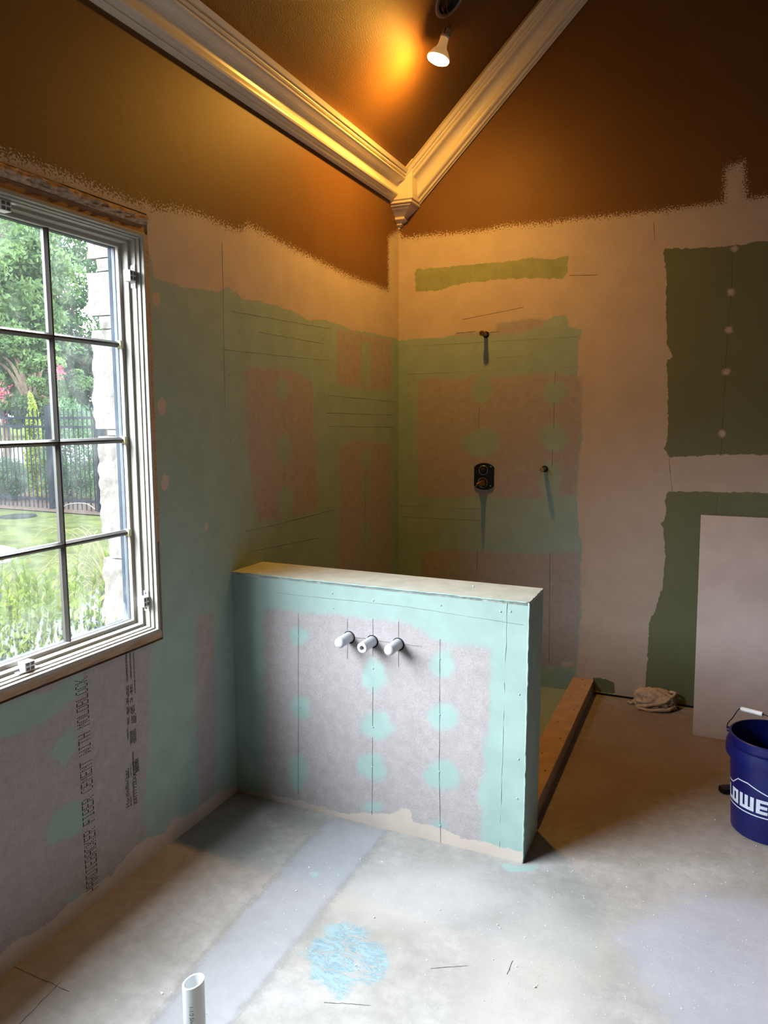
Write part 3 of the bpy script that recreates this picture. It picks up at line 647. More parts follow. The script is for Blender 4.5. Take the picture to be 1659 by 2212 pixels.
# ---- shower rough-ins on the back wall
brass = plain('aged_brass', '8a6c3a', .32, .2, 60, metal=1.0)
dark = plain('black_plastic', '070708', .5, .1, spec=.25)
chrome = plain('ring_grey', '9c9ca0', .3, .05, metal=.9)
def stub(name, base, ln, tip_r, label):
    e = empty(name, base); tag(e, label, 'pipe')
    m = frame_mat(base, (0, -1, 0), (1, 0, 0))
    bm = bmesh.new(); lathe(bm, [(.0115, -.01), (.0115, ln - .03), (.0095, ln - .028)], 18, m, cap1=True); attach(frombm('pipe', bm, brass, smooth=False), e)
    bm = bmesh.new(); lathe(bm, [(.009, ln - .032), (tip_r, ln - .030), (tip_r, ln - .004), (tip_r * .8, ln), (tip_r * .4, ln), (tip_r * .38, ln - .01)], 10, m, cap1=True); attach(frombm('cap', bm, brass), e)
    bm = bmesh.new(); lathe(bm, [(.012, .0008), (.0185, .0012), (.0185, .0004)], 18, m); attach(frombm('hole_rim', bm, dark), e)
    return e
stub('shower_arm_stub', ony((1050, 723)), .092, .0150, 'short brass pipe stub poking from the wall at head height')
stub('spout_stub', ony((1177, 1013)), .095, .0125, 'brass pipe stub to the right of the black shower valve plate')
vc = ony((1046, 1029)); vl = empty('shower_valve', vc); tag(vl, 'black shower valve plate with a grey ring above a brass stem', 'valve')
bm = bmesh.new(); R_ = .0; hw_, hh = .0585, .075
outl = []
for k in range(49):
    a = 2 * math.pi * k / 48; x, z = .083 * math.cos(a), .078 * math.sin(a); x = max(-hw_, min(hw_, x)); outl.append((x, z))
outl = outl[:-1]
f0 = [bm.verts.new((vc.x + x, 0.0, vc.z + z)) for x, z in outl]; f1 = [bm.verts.new((vc.x + x * .98, -.012, vc.z + z * .98)) for x, z in outl]
for k in range(48): bm.faces.new((f0[k], f0[(k + 1) % 48], f1[(k + 1) % 48], f1[k]))
bm.faces.new(f1); attach(frombm('plate', bm, dark, bevel=.001), vl)
uc, dc = Vector((vc.x - .002, -.012, vc.z + .036)), Vector((vc.x - .004, -.012, vc.z - .036))
def vp_(name, prof, c, mat, n=24, cap=True):
    bm = bmesh.new(); lathe(bm, prof, n, frame_mat(c, (0, -1, 0)), cap1=cap); return attach(frombm(name, bm, mat, smooth=n > 12), vl)
vp_('ring', [(.022, 0), (.0275, .0), (.0275, .004), (.024, .005), (.023, .001)], uc, chrome, cap=False)
vp_('diverter_stem', [(.019, .0), (.017, .012), (.010, .014), (.010, .03), (.005, .031), (.005, .042)], uc, plain('stem_dark', '3a332b', .35, metal=.8), 12)
vp_('ring', [(.022, 0), (.0295, .0), (.0295, .010), (.026, .011), (.025, .002)], dc, chrome, cap=False)
vp_('stem', [(.0215, .0), (.0215, .022), (.016, .026), (.016, .034), (.012, .036), (.012, .075), (.007, .077), (.007, .115)], dc, brass, 20)
for a, b in ((.042, .058), (.042, -.052), (-.042, -.055)):
    bm = bmesh.new(); lathe(bm, [(.004, 0), (.0035, .002)], 8, frame_mat((vc.x + a, -.012, vc.z + b), (0, -1, 0)), cap1=True); attach(frombm('screw', bm, chrome), vl)

# ---- three plastic supply stubs in the half wall
t = NT('translucent_plastic'); t.b.inputs['Transmission Weight'].default_value = .0; t.b.inputs['Subsurface Weight'].default_value = .4; t.b.inputs['Subsurface Radius'].default_value = (.02, .02, .02)
plast = t.done(lin('bdbdc4'), .4)
hole_m = plain('hole_dark', '1c1a1a', .95)
for i, (q, sk_, lab) in enumerate((((754, 1376), (.012, .0, -.002), 'white plastic pipe stub in the half wall nearest the window'), ((804, 1385), (.004, 0, -.004), 'middle white plastic pipe stub in the mint half wall with open end'), ((860, 1391), (.004, 0, -.002), 'white plastic pipe stub in the half wall farthest from the window'))):
    b = on(q, (0, YF0, 0), fn_); e = empty('pipe_stub', b); tag(e, lab, 'pipe', 'white plastic pipe stubs in the half wall')
    dr = (Vector(fn_) + Vector(sk_) * 3).normalized(); ln = .088
    m = frame_mat(b, dr, (1, 0, 0)); bm = bmesh.new()
    if i == 1: lathe(bm, [(.0195, -.03), (.0195, ln - .003), (.0175, ln), (.0085, ln), (.0075, ln - .03)], 28, m, cap1=True)
    else: lathe(bm, [(.0195, -.03), (.0195, ln - .008), (.0165, ln - .001), (.008, ln + .001)], 28, m, cap1=True)
    attach(frombm('pipe', bm, plast, smooth=False if i == 1 else True), e)
    bm = bmesh.new(); lathe(bm, [(.019, .0006), (.0245, .0006)], 24, frame_mat(b + Vector((.001, 0, -.001)), fn_, (1, 0, 0)))
    attach(frombm('hole', bm, hole_m), e)

# ---- shower curb
cb = empty('shower_curb', (1.14, -.75, 0)); tag(cb, 'raised board-covered shower curb on the slab running from half wall to back wall', 'curb')
t = NT('curb_board'); cc = t.mix(t.rng(t.noise(14, 6, .6), .3, .7), lin('ad9078'), lin('bf9f82')); curb_m = t.done(cc, .75, t.bump(t.noise(150), .2, .001))
CX0, CX1, CZ, CY = 1.080, 1.187, .082, -1.498
bm = bmesh.new(); box(bm, CX0 - .004, CX1 + .003, CY, -.001, CZ - .0125, CZ); attach(frombm('top_board', bm, curb_m, bevel=.002), cb)
bm = bmesh.new(); box(bm, CX1 - .0125, CX1, CY, -.001, 0.0, CZ - .0127); attach(frombm('side_board', bm, plain('curb_side', '9c8c82', .8, .1, 20), bevel=.001), cb)
bm = bmesh.new(); box(bm, CX0, CX0 + .0125, CY, -.001, 0.0, CZ - .0127); attach(frombm('side_board', bm, plain('curb_side_mint', COL['mint'], .7, .1, 20), bevel=.001), cb)
bm = bmesh.new(); box(bm, CX0 + .0127, CX1 - .0127, CY, -.002, 0.0, CZ - .0127); attach(frombm('core', bm, pine), cb)
scr_m = plain('screw_black', '1d1916', .6)
for q in ((1258, 1468), (1264, 1481), (1233, 1503), (1240, 1533), (1205, 1559), (1211, 1595), (1171, 1627), (1178, 1665)):
    p = onz(q, CZ); bm = bmesh.new(); lathe(bm, [(.0042, 0), (.004, .0006)], 10, Matrix.Translation(p), cap1=True); attach(frombm('screw', bm, scr_m), cb)

# ---- drywall offcut leaning on the back wall
bl0, tl0 = onz((1496, 1588), .0), ony((1514, 1112), -.024)
hor = (onz((1659, 1601), 0) - bl0); wid = Vector((.62, 0, 0))
upv = tl0 - bl0; nrm = upv.cross(wid).normalized()
if nrm.y > 0: nrm = -nrm
bm = bmesh.new(); th = .0127
f = [bl0, bl0 + wid, bl0 + wid + upv, tl0]
a_ = [bm.verts.new(p) for p in f]; b_ = [bm.verts.new(p - nrm * th) for p in f]
bm.faces.new(a_); bm.faces.new(b_[::-1])
for k in range(4): bm.faces.new((a_[k], b_[k], b_[(k + 1) % 4], a_[(k + 1) % 4]))
t = NT('board_face'); bf = t.mix(t.rng(t.noise(5, 5), .3, .7), lin('b9aeaf'), lin('c6bcbd')); bf = t.mix(t.rng(t.noise(45, 1), .80, .83), bf, lin('3a3534'))
brd = frombm('drywall_panel', bm, t.done(bf, .7, t.bump(t.noise(300), .15, .001)), bevel=.0015)
tag(brd, 'pale grey drywall panel leaning against the back wall behind the blue bucket', 'panel')

# ---- crumpled rag
rc = onz((1412, 1530)); rg = bmesh.new(); nu, nv = 72, 30; rows = []
for j in range(nv + 1):
    ph = math.pi * j / nv; row = []
    for i in range(nu):
        th_ = 2 * math.pi * i / nu; x, y, z = math.sin(ph) * math.cos(th_), math.sin(ph) * math.sin(th_), math.cos(ph)
        rd = 1 + .22 * mnoise.noise((x * 1.6 + 3, y * 1.6, z * 1.2)) + .18 * (1 - abs(mnoise.noise((x * 2.4 + 7, y * 2.9 + z * 1.4, z * 2.6))) * 2.6) + .05 * mnoise.noise((x * 8, y * 8, z * 8))
        X, Y, Zz = x * .105 * rd, y * .07 * rd, (z * .058 * rd + .034)
        X += -.02 * max(0, z) + (.03 if x > .4 and z > .2 else 0) * z
        row.append(rg.verts.new((rc.x + X, rc.y + Y + .03, max(.0015, Zz))))
    rows.append(row)
for j in range(nv):
    for i in range(nu): rg.faces.new((rows[j][i], rows[j][(i + 1) % nu], rows[j + 1][(i + 1) % nu], rows[j + 1][i]))
def fold(pts, r0, r1):
    ps = smoothpts([Vector((rc.x, rc.y, 0)) + Vector(p) for p in pts], 5); n = len(ps)
    tube(rg, [p + Vector((0, 0, .002 * math.sin(i))) for i, p in enumerate(ps)], .01, 9, True, [(r0 + (r1 - r0) * i / n) * (1 + .2 * math.sin(i * 1.7)) for i in range(n)])
fold([(-.085, -.045, .012), (-.03, -.052, .030), (.04, -.042, .048), (.088, .0, .074), (.10, .035, .085), (.07, .055, .082), (.045, .03, .062)], .009, .008)
fold([(-.08, -.05, .007), (-.01, -.062, .010), (.06, -.045, .014), (.095, -.01, .02)], .008, .009)
fold([(-.03, .03, .072), (.01, .02, .076), (.045, .035, .07), (.03, .06, .072), (-.02, .06, .078)], .010, .009)
fold([(-.135, .025, .006), (-.115, .01, .010), (-.09, .02, .03), (-.06, .04, .06)], .006, .010)
rag = frombm('rag', rg, plain('rag_cloth', 'b9a592', .95, .18, 60, .003, 500), smooth=True)
tag(rag, 'crumpled beige rag lying on the slab against the back wall', 'rag')

# ---- blue bucket
bc = Vector((1.996, -1.168, 0)); bk = empty('bucket', bc); tag(bk, 'dark blue plastic bucket with white house logo and white handle grip', 'bucket')
blue_m = plain('bucket_blue', '0b1150', .35, .08, 12, .0006, 50)
RB = lambda z: .1265 + (.1465 - .1265) * z / .37
bm = bmesh.new(); m = Matrix.Translation(bc)
lathe(bm, [(.001, .004), (RB(0) - .004, .002), (RB(0), .006), (RB(.29), .285), (RB(.29), .288), (.158, .291), (.159, .300), (.159, .322), (.157, .335), (RB(.34) + .001, .338), (RB(.35) + .0005, .352), (RB(.355) + .004, .354), (RB(.36) + .004, .369), (RB(.37), .372), (RB(.37) - .004, .371), (RB(.3) - .006, .3), (RB(.05) - .006, .012), (.001, .012)], 72, m)
attach(frombm('body', bm, blue_m, smooth=True), bk).modifiers.new('edges', 'EDGE_SPLIT').split_angle = math.radians(38)
bm = bmesh.new(); 
ears = [bc + Vector((-.150, .045, .352)), bc + Vector((.150, -.045, .352))]
for p in ears:
    bm = bmesh.new(); lathe(bm, [(.010, -.006), (.010, .004), (.004, .006)], 12, frame_mat(p, p - bc - Vector((0, 0, .352))), cap1=True); attach(frombm('ear', bm, blue_m), bk)
g0, g1 = ony((1601, 1531), -1.10), ony((1648, 1543), -1.145)
gd = (g1 - g0); far = ears[1]
bpts = smoothpts([ears[0] + Vector((-.006, 0, 0)), ears[0] + Vector((-.004, .0, .022)), ears[0] + Vector((.012, .012, .042)), g0 + gd * -.05, g0 + gd * .5, g1 + gd * .05, g1 + gd * .7 + Vector((0, 0, -.012)), far + Vector((-.03, 0, .04)), far + Vector((.004, 0, .01)), far + Vector((.006, 0, 0))], 6)
bm = bmesh.new(); tube(bm, bpts, .0019, 8); attach(frombm('bail', bm, plain('bail_wire', '2c2a2a', .35, metal=.9), smooth=True), bk)
bm = bmesh.new(); tube(bm, [g0, g0 + gd * .04, g0 + gd * .96, g1], .0085, 14, True, [.0075, .0088, .0088, .0075]); attach(frombm('grip', bm, plain('grip_white', 'dcdce2', .45, .03), smooth=False), bk)
# logo, laid on the cylinder: s = arc length from the left edge seen from the camera, z = height
va = math.atan2(CAM.y - bc.y, CAM.x - bc.x)
logo_m = plain('logo_white', 'c3c8d6', .45, .04)
bm = bmesh.new()
def cyl(s, z):
    a = va + s / .137; r = RB(z) + .0009; return bc + Vector((math.cos(a) * r, math.sin(a) * r, z))
def lquad(c4, nx=6, ny=2):
    g_ = [[None] * (ny + 1) for _ in range(nx + 1)]
    for i in range(nx + 1):
        for j in range(ny + 1):
            u, v_ = i / nx, j / ny
            s = (1 - u) * ((1 - v_) * c4[0][0] + v_ * c4[3][0]) + u * ((1 - v_) * c4[1][0] + v_ * c4[2][0]); z = (1 - u) * ((1 - v_) * c4[0][1] + v_ * c4[3][1]) + u * ((1 - v_) * c4[1][1] + v_ * c4[2][1])
            g_[i][j] = bm.verts.new(cyl(s, z))
    for i in range(nx):
        for j in range(ny): bm.faces.new((g_[i][j], g_[i + 1][j], g_[i + 1][j + 1], g_[i][j + 1]))
def lrect(s0, s1, z0, z1): lquad([(s0, z0), (s1, z0), (s1, z1), (s0, z1)])
def lline(p, q, w_=.0045): lquad([(p[0], p[1] - w_ / 2), (q[0], q[1] - w_ / 2), (q[0], q[1] + w_ / 2), (p[0], p[1] + w_ / 2)], 10, 1)
LZ0, LZ1 = .118, .172; L0 = -.187; st = .0135
x = L0
lrect(x, x + st, LZ0, LZ1); lrect(x, x + .032, LZ0, LZ0 + .013); x += .034          # L
for a in ((x, x + st, LZ0, LZ1), (x + .023, x + .023 + st, LZ0, LZ1), (x, x + .036, LZ0, LZ0 + .012), (x, x + .036, LZ1 - .012, LZ1)): lrect(*a)
x += .045                                                                             # O
for a in ((x, x + st, LZ0, LZ1), (x + .022, x + .022 + st, LZ0, LZ1), (x + .044, x + .044 + st, LZ0, LZ1), (x, x + .058, LZ0, LZ0 + .012)): lrect(*a)
x += .066                                                                             # W
for a in ((x, x + st, LZ0, LZ1), (x, x + .040, LZ0, LZ0 + .012), (x, x + .038, LZ0 + .020, LZ0 + .032), (x, x + .040, LZ1 - .012, LZ1)): lrect(*a)
x += .046                                                                             # E
lquad([(x, LZ1 - .016), (x + .010, LZ1 - .016), (x + .013, LZ1 + .004), (x, LZ1 + .004)], 2, 1); x += .016   # '
for a in ((x, x + .040, LZ0, LZ0 + .012), (x, x + .040, LZ0 + .020, LZ0 + .032), (x, x + .040, LZ1 - .012, LZ1), (x, x + .013, LZ0 + .024, LZ1), (x + .027, x + .040, LZ0, LZ0 + .028)): lrect(*a)
Lr = x + .06; Ll = L0 - .02; mid = (Ll + Lr) / 2
outl = [(Ll, .078), (Lr, .078), (Lr, .158), (Lr - .05, .158), (mid + .085, .158), (mid + .035, .183), (mid - .035, .183), (mid - .085, .158), (Ll, .158)]
outl = [(Ll, .105), (Lr, .105), (Lr, .188), (.012, .188), (-.075, .219), (-.118, .217), (-.150, .190), (Ll, .187)]
for p, q in zip(outl, outl[1:] + outl[:1]):
    if abs(p[0] - q[0]) < 1e-6: lquad([(p[0] - .0022, p[1]), (p[0] + .0022, p[1]), (q[0] + .0022, q[1]), (q[0] - .0022, q[1])], 1, 3)
    else: lline(p, q)
attach(frombm('logo', bm, logo_m), bk)

# ---- black plastic scraper lying behind the bucket
sp_ = onz((1563, 1722)); bm = bmesh.new(); e0 = onz((1555, 1712)); dirv = Vector((.85, .52, 0)).normalized(); sd = Vector((-dirv.y, dirv.x, 0))
o_ = []
for a, b in ((0, -.012), (.006, -.020), (.02, -.024), (.11, -.020), (.11, .020), (.02, .024), (.006, .020), (0, .012)): o_.append(e0 + dirv * a + sd * b)
lo = [bm.verts.new(p + Vector((0, 0, .002 + .012 * (1 - i % 8 / 8) * 0))) for i, p in enumerate(o_)]; up = [bm.verts.new(p + Vector((0, 0, .024 if i in (0, 7, 1, 6) else .020))) for i, p in enumerate(o_)]
bm.faces.new(up); bm.faces.new(lo[::-1])
for k in range(8): bm.faces.new((lo[k], lo[(k + 1) % 8], up[(k + 1) % 8], up[k]))
sc_ = frombm('scraper_handle', bm, dark, bevel=.004)
tag(sc_, 'black plastic tool handle lying on the slab behind the blue bucket', 'tool')

# ---- drain pipe standing out of the slab
pc = Vector((.735, -2.945, 0)); pvc = plain('pvc_white', 'cfd0d0', .35, .03, 10)
pp = empty('drain_pipe', pc); tag(pp, 'white plastic drain pipe standing upright out of the slab', 'pipe')
bm = bmesh.new(); n = 48; ro, ri = .0242, .0205; tz = .292
tilt = Vector((-RX.x, -RX.y, 0)) * .12 + Vector((.0, -.0, 0))
rings = []
for r_, zz in ((ro, 0.0), (ro, 1), (ri, 1), (ri, 0.02)):
    rw = []
    for k in range(n):
        a = 2 * math.pi * k / n; x, y = r_ * math.cos(a), r_ * math.sin(a)
        z = zz if zz < .5 else tz - (x * tilt.x + y * tilt.y) * 2.2
        rw.append(bm.verts.new((pc.x + x, pc.y + y, z)))
    rings.append(rw)
for i in range(3):
    for k in range(n): bm.faces.new((rings[i][k], rings[i][(k + 1) % n], rings[i + 1][(k + 1) % n], rings[i + 1][k]))
ob = attach(frombm('pipe', bm, pvc, smooth=True), pp); ob.modifiers.new('edges', 'EDGE_SPLIT').split_angle = math.radians(40)
me = textmesh('1-1/2 Silver-Line', .0125)
pva = math.atan2(CAM.y - pc.y, CAM.x - pc.x)
for v_ in me.vertices:
    a = pva + (-.0105 + v_.co.y) / ro; v_.co = (pc.x + math.cos(a) * (ro + .0004), pc.y + math.sin(a) * (ro + .0004), tz - .040 - v_.co.x * .93)
attach(link('lettering', me, ink), pp)

# ---- crumbs of plaster on the slab
bm = bmesh.new()
def crumb(p, s):
    m = Matrix.Translation(p + Vector((0, 0, s * .25))) @ Matrix.Rotation(random.uniform(0, 6), 4, 'Z') @ Matrix.Diagonal((s * random.uniform(.7, 1.6), s * random.uniform(.5, 1), s * .45, 1))
    r_ = bmesh.ops.create_icosphere(bm, subdivisions=1, radius=.7, matrix=m)
    for v_ in r_['verts']: v_.co += Vector((random.uniform(-1, 1), random.uniform(-1, 1), random.uniform(-.3, 1))) * s * .18
for q, s in (((779, 1856), .008), ((667, 1874), .009), ((677, 1867), .006), ((712, 1876), .006), ((706, 1864), .005), ((825, 1863), .010), ((640, 1925), .008), ((692, 1912), .006), ((690, 1907), .004), ((808, 1983), .010), ((950, 1966), .008), ((760, 1968), .004), ((768, 2086), .008), ((755, 2007), .006), ((922, 2075), .006), ((1075, 1998), .008), ((1080, 2005), .006), ((1042, 2020), .006), ((1065, 2073), .006), ((1115, 2088), .007), ((1155, 2133), .009), ((1160, 2128), .006), ((350, 2146), .009), ((370, 2144), .005), ((627, 2121), .004), ((1183, 1882), .006), ((1500, 1440), .0), ((1544, 1771), .006), ((1634, 1828), .006), ((446, 2190), .006), ((610, 1942), .004), ((700, 1937), .004), ((1134, 2025), .006), ((1430, 1560), .008), ((1237, 1882), .005), ((1500, 1910), .004), ((1320, 1960), .004)):
    if s: crumb(onz(q), s * .62)
for _ in range(260):
    p = onz((random.uniform(560, 1640), random.uniform(1850, 2200))); crumb(p, random.uniform(.0012, .0026))
tag(frombm('plaster_crumbs', bm, plain('crumb_white', 'd8d4cf', .8, .1, 40)), 'scattered white plaster crumbs and specks on the concrete slab', 'debris', kind='stuff')

# ================================================================== OUTSIDE
GZ = -.2
def ext(px, z=GZ): return onz(px, z)
t = NT('lawn'); g1 = t.noise(3, 6, .7); g2 = t.noise(60, 5, .75); lc = t.mix(t.rng(g1, .3, .7), lin('1c2011'), lin('2c2e1a')); lc = t.mix(t.rng(g2, .3, .7), t.mix(1.0, lc, (.7, .72, .6), 'MULTIPLY'), lc)
lawn_m = t.done(lc, .9, t.bump(g2, .8, .03), spec=0.0)
lawn = pydata('lawn', [(-.3, -40, GZ), (-.3, 8, GZ), (-60, 260, GZ - .3), (-330, 260, GZ - .3), (-330, -40, GZ)], [(0, 1, 2, 3, 4)], lawn_m); tag(lawn, kind='structure')
bed_m = plain('mulch', '211b17', .95, .35, 25, .02, 30)
fY = 6.2
pydata('mulch_bed', [(-15, fY - .25, GZ + .02), (-7.5, fY - .35, GZ + .02), (-7, fY + 2.2, GZ + .06), (-15.5, fY + 2.5, GZ + .06)], [(0, 1, 2, 3)], bed_m)['kind'] = 'structure'
a = [ext(q, GZ + .02) for q in ((-40, 1000), (400, 1000), (400, 958), (-40, 958))]
pydata('road', a, [(0, 1, 2, 3)], plain('road_concrete', '5e5d5d', .8, .05, 3))['kind'] = 'structure'
# lid in the lawn
lc_ = ext((40, 1117)); bm = bmesh.new(); lathe(bm, [(.30, 0), (.29, .03), (.05, .035)], 24, Matrix.Translation(lc_), cap1=True)
tag(frombm('lawn_lid', bm, plain('lid_grey', '0e0f0d', .8)), 'dark round utility lid set in the lawn before the fence', 'lid')
# unseen stone wall, added to block low skylight from the shower walls
t = NT('sky_blocker_stone'); sw = t.mix(t.rng(t.noise(3, 6, .7), .3, .7), lin('55504a'), lin('666059'))
bm = bmesh.new(); box(bm, -11, -.165, -8.4, -8.0, GZ, 3.1); tag(frombm('wall_sky_blocker', bm, t.done(sw, .9, spec=0.0)), kind='structure')
# fence
iron = plain('fence_iron', '0d0f12', .5, .1)
fe = empty('iron_fence', (-10, fY, GZ)); tag(fe, 'dark iron picket fence across the lawn seen through the window', 'fence')
def fpart(name, *a):
    bm = bmesh.new(); box(bm, *a); o = frombm(name, bm, iron); return attach(o, fe)
x0, x1 = -12.6, -8.46
for z in (1.535, 1.37, GZ + .20): fpart('rail', x0, x1, fY - .018, fY + .018, z - .022, z + .022)
pk = None; x = x0 + .05
while x < x1:
    if abs(x + 9.69) > .09:
        if pk is None: pk = fpart('picket', x - .009, x + .009, fY - .009, fY + .009, GZ + .03, 1.70); px0 = x
        else:
            o = pk.copy(); C.objects.link(o); o.parent = fe; o.location = pk.location + Vector((x - px0, 0, 0))
    x += .112
for x in (-9.69, -8.40, -8.52):
    fpart('post', x - (.05 if x != -8.52 else .03), x + (.05 if x != -8.52 else .03), fY - .05, fY + .05, GZ, 1.76)
bm = bmesh.new(); hp = [ony(q, fY - .3) for q in ((131, 1099), (150, 1089), (185, 1088), (205, 1100))]
tube(bm, smoothpts(hp), .010, 8); tag(frombm('garden_hose', bm, plain('hose_pale', '35332f', .6), smooth=True), 'pale hose loop lying along the foot of the iron fence', 'hose')

# foliage: many small leaves
def leaf_m(name, c1, c2, scale=2.0, tr=.5):
    t = NT(name); n_ = t.noise(scale, 5, .7); h_ = t.noise(scale * 14, 3, .7)
    c_ = t.mix(t.rng(n_, .35, .65), lin(c1), lin(c2)); c_ = t.mix(t.rng(h_, .3, .7), t.mix(1.0, c_, (.6, .66, .6), 'MULTIPLY'), c_)
    t.b.inputs['Subsurface Weight'].default_value = 0
    m = t.done(c_, .6, spec=0.05)
    tl = t.n.new('ShaderNodeBsdfTranslucent'); t.link(c_, tl.inputs[0]); mx = t.n.new('ShaderNodeMixShader'); mx.inputs[0].default_value = tr
    t.link(t.b.outputs[0], mx.inputs[1]); t.link(tl.outputs[0], mx.inputs[2]); t.link(mx.outputs[0], t.out.inputs[0])
    return m
def leaves(name, centers, size, mat, parent=None, flat=.0):
    n = len(centers); d = rng.normal(size=(n, 3)); d[:, 2] *= (1 - flat); d /= np.linalg.norm(d, axis=1)[:, None]
    r = rng.normal(size=(n, 3)); s = np.cross(d, r); s /= np.linalg.norm(s, axis=1)[:, None]
    L = size * rng.uniform(.7, 1.3, (n, 1)); Wd = L * .42; c = np.asarray(centers)
    v = np.stack([c - d * L / 2, c + s * Wd / 2, c + d * L / 2, c - s * Wd / 2], 1).reshape(-1, 3)
    me = bpy.data.meshes.new(name); me.vertices.add(4 * n); me.vertices.foreach_set('co', v.ravel())
    me.loops.add(4 * n); me.loops.foreach_set('vertex_index', np.arange(4 * n)); me.polygons.add(n)
    me.polygons.foreach_set('loop_start', np.arange(n) * 4); me.update(calc_edges=True); me.validate()
    o = link(name, me, mat); o['kind'] = 'stuff'
    if parent: attach(o, parent)
    return o
bark = plain('bark', '3c342b', .9, .25, 12, .01, 30)
def crownpts(c, R, n, clumps, seed):
    g = np.random.default_rng(seed); cc = g.normal(size=(clumps, 3)); cc /= np.linalg.norm(cc, axis=1)[:, None]; cc *= g.uniform(.35, 1, (clumps, 1)) ** .6
    cc = cc * np.array(R) + np.array(c); k = g.integers(0, clumps, n); sz = g.uniform(.10, .26, (clumps, 1)) * np.mean(R)
    p = g.normal(size=(n, 3)); p /= np.linalg.norm(p, axis=1)[:, None]; p *= g.uniform(0, 1, (n, 1)) ** .45
    return cc[k] + p * sz[k] * np.array([1, 1, .6]), cc
def tree(name, base, c, R, n, clumps, size, mat, label, seed, branches=14, cat='tree', group=None):
    e = empty(name, base); tag(e, label, cat, group); pts, cc = crownpts(c, R, n, clumps, seed)
    leaves('foliage', pts, size, mat, e)
    bm = bmesh.new(); b = Vector(base); h = Vector(c) - Vector((0, 0, R[2] * .5))
    tube(bm, smoothpts([b, b.lerp(h, .5) + Vector((.1, .05, 0)), h], 4), .1, 8, True, [.16 - .008 * i for i in range(9)])
    for i in range(branches):
        q = Vector(cc[i % len(cc)]); tube(bm, smoothpts([h - Vector((0, 0, .3)), h.lerp(q, .5) + Vector((0, 0, .2)), q], 4), .03, 5, True, [.06 - .005 * k for k in range(9)])
    attach(frombm('trunk', bm, bark), e); return e
def gpt(x, y): d = ray((x, 1000)); s = (y - CAM.y) / d.y; p = CAM + d * s; return (p.x, y, GZ + .03)
mA = leaf_m('leaf_mid', '22321e', '3b4a2a', 1.2); mB = leaf_m('leaf_dark', '203120', '36482e', 1.0); mCc = leaf_m('leaf_lime', '4a551f', '5c6428', 2)
tree('broadleaf_tree', (-17.5, 10.0, GZ), (-17.5, 10.0, 5.0), (3.6, 3.2, 3.6), 52000, 190, .17, mA, 'tall green tree beyond the fence behind the first window column', 11)
tB = gpt(208, 15.2)
tree('broadleaf_tree', tB, (tB[0], tB[1], 5.4), (3.0, 2.8, 4.2), 62000, 180, .16, mB, 'dark green tree beyond the fence beside the stone edge', 12)
tree('broadleaf_tree', (-27, 17.5, GZ), (-27, 17.5, 6.2), (4.2, 4.2, 4.6), 30000, 140, .26, mB, 'large hazy tree standing behind all the others beyond the fence', 13)
tree('broadleaf_tree', (-14.0, 9.6, GZ), (-14.0, 9.6, 2.6), (1.5, 1.0, 1.2), 22000, 80, .12, mA, 'low spreading tree with pink blossom close behind the fence', 14)
for i, (px_, y_, lab) in enumerate(((12, 13.5, 'low dense tree filling the gap under the tall tree at the road'), (232, 17.5, 'low dense tree filling the gap at the road next to the stone edge'))):
    q = gpt(px_, y_); tree('broadleaf_tree', q, (q[0], q[1], 2.4), (2.3, 1.3, 1.1), 15000, 70, .15, mB, lab, 41 + i, 5)
# pink blossom sprays belong to that tree
bl_t = bpy.data.objects['broadleaf_tree.003']
fp = []
for q in ((3, 838), (5, 850), (0, 855), (122, 797), (127, 803), (124, 806), (2, 905)):
    p = CAM + ray(q) * 17.0; fp += [np.array(p) + rng.normal(size=3) * .07 for _ in range(26)]
leaves('blossom', fp, .07, plain('blossom_pink', '78202f', .7), bl_t)
def bush(name, base, R, n, size, mat, label, seed, cone=False):
    e = empty(name, base); tag(e, label, 'shrub'); g = np.random.default_rng(seed); p = g.normal(size=(n, 3)); p /= np.linalg.norm(p, axis=1)[:, None]; p *= g.uniform(.3, 1, (n, 1)) ** .4
    if cone: k = (p[:, 2] + 1) / 2; p[:, :2] *= (1 - .8 * k ** 1.3)[:, None]
    p *= 1 + .12 * np.sin(p[:, [0]] * 9 + p[:, [2]] * 11)
    p = p * np.array(R) + np.array(base) + np.array([0, 0, R[2]]); leaves('foliage', p, size, mat, e)
    bm = bmesh.new()
    for i in range(5): tube(bm, [Vector(base), Vector(base) + Vector((g.uniform(-.5, .5) * R[0], g.uniform(-.5, .5) * R[1], R[2] * 1.3))], .015, 5)
    attach(frombm('stem', bm, bark), e); return e
bush('columnar_shrub', gpt(76, 7.55), (.28, .28, 1.15), 5200, .07, mCc, 'narrow yellow green evergreen standing just behind the fence', 21, True)
bush('shrub', gpt(165, 7.5), (.66, .6, 1.0), 7000, .08, mB, 'dark leafy shrub behind the fence next to the second post', 22)
bush('shrub', gpt(8, 6.9), (.6, .35, .45), 4200, .07, mB, 'low dark shrub behind the pickets left of the yellow evergreen', 23)
bush('columnar_shrub', gpt(115, 7.0), (.3, .3, .95), 5200, .07, mA, 'green conical shrub behind the first fence post', 24, True)
for i, (x, y, r) in enumerate(((-68, 42, 6.5), (-53, 49, 6.5), (-36, 53, 6.5))):
    tree('broadleaf_tree', (x, y, GZ), (x, y, r * .72), (r, r, r * .85), 18000, 80, .9, mB, ['leftmost of the distant trees beyond the road', 'middle one of the distant trees beyond the road', 'rightmost of the distant trees beyond the road'][i], 30 + i, 4, group='distant trees beyond the road')

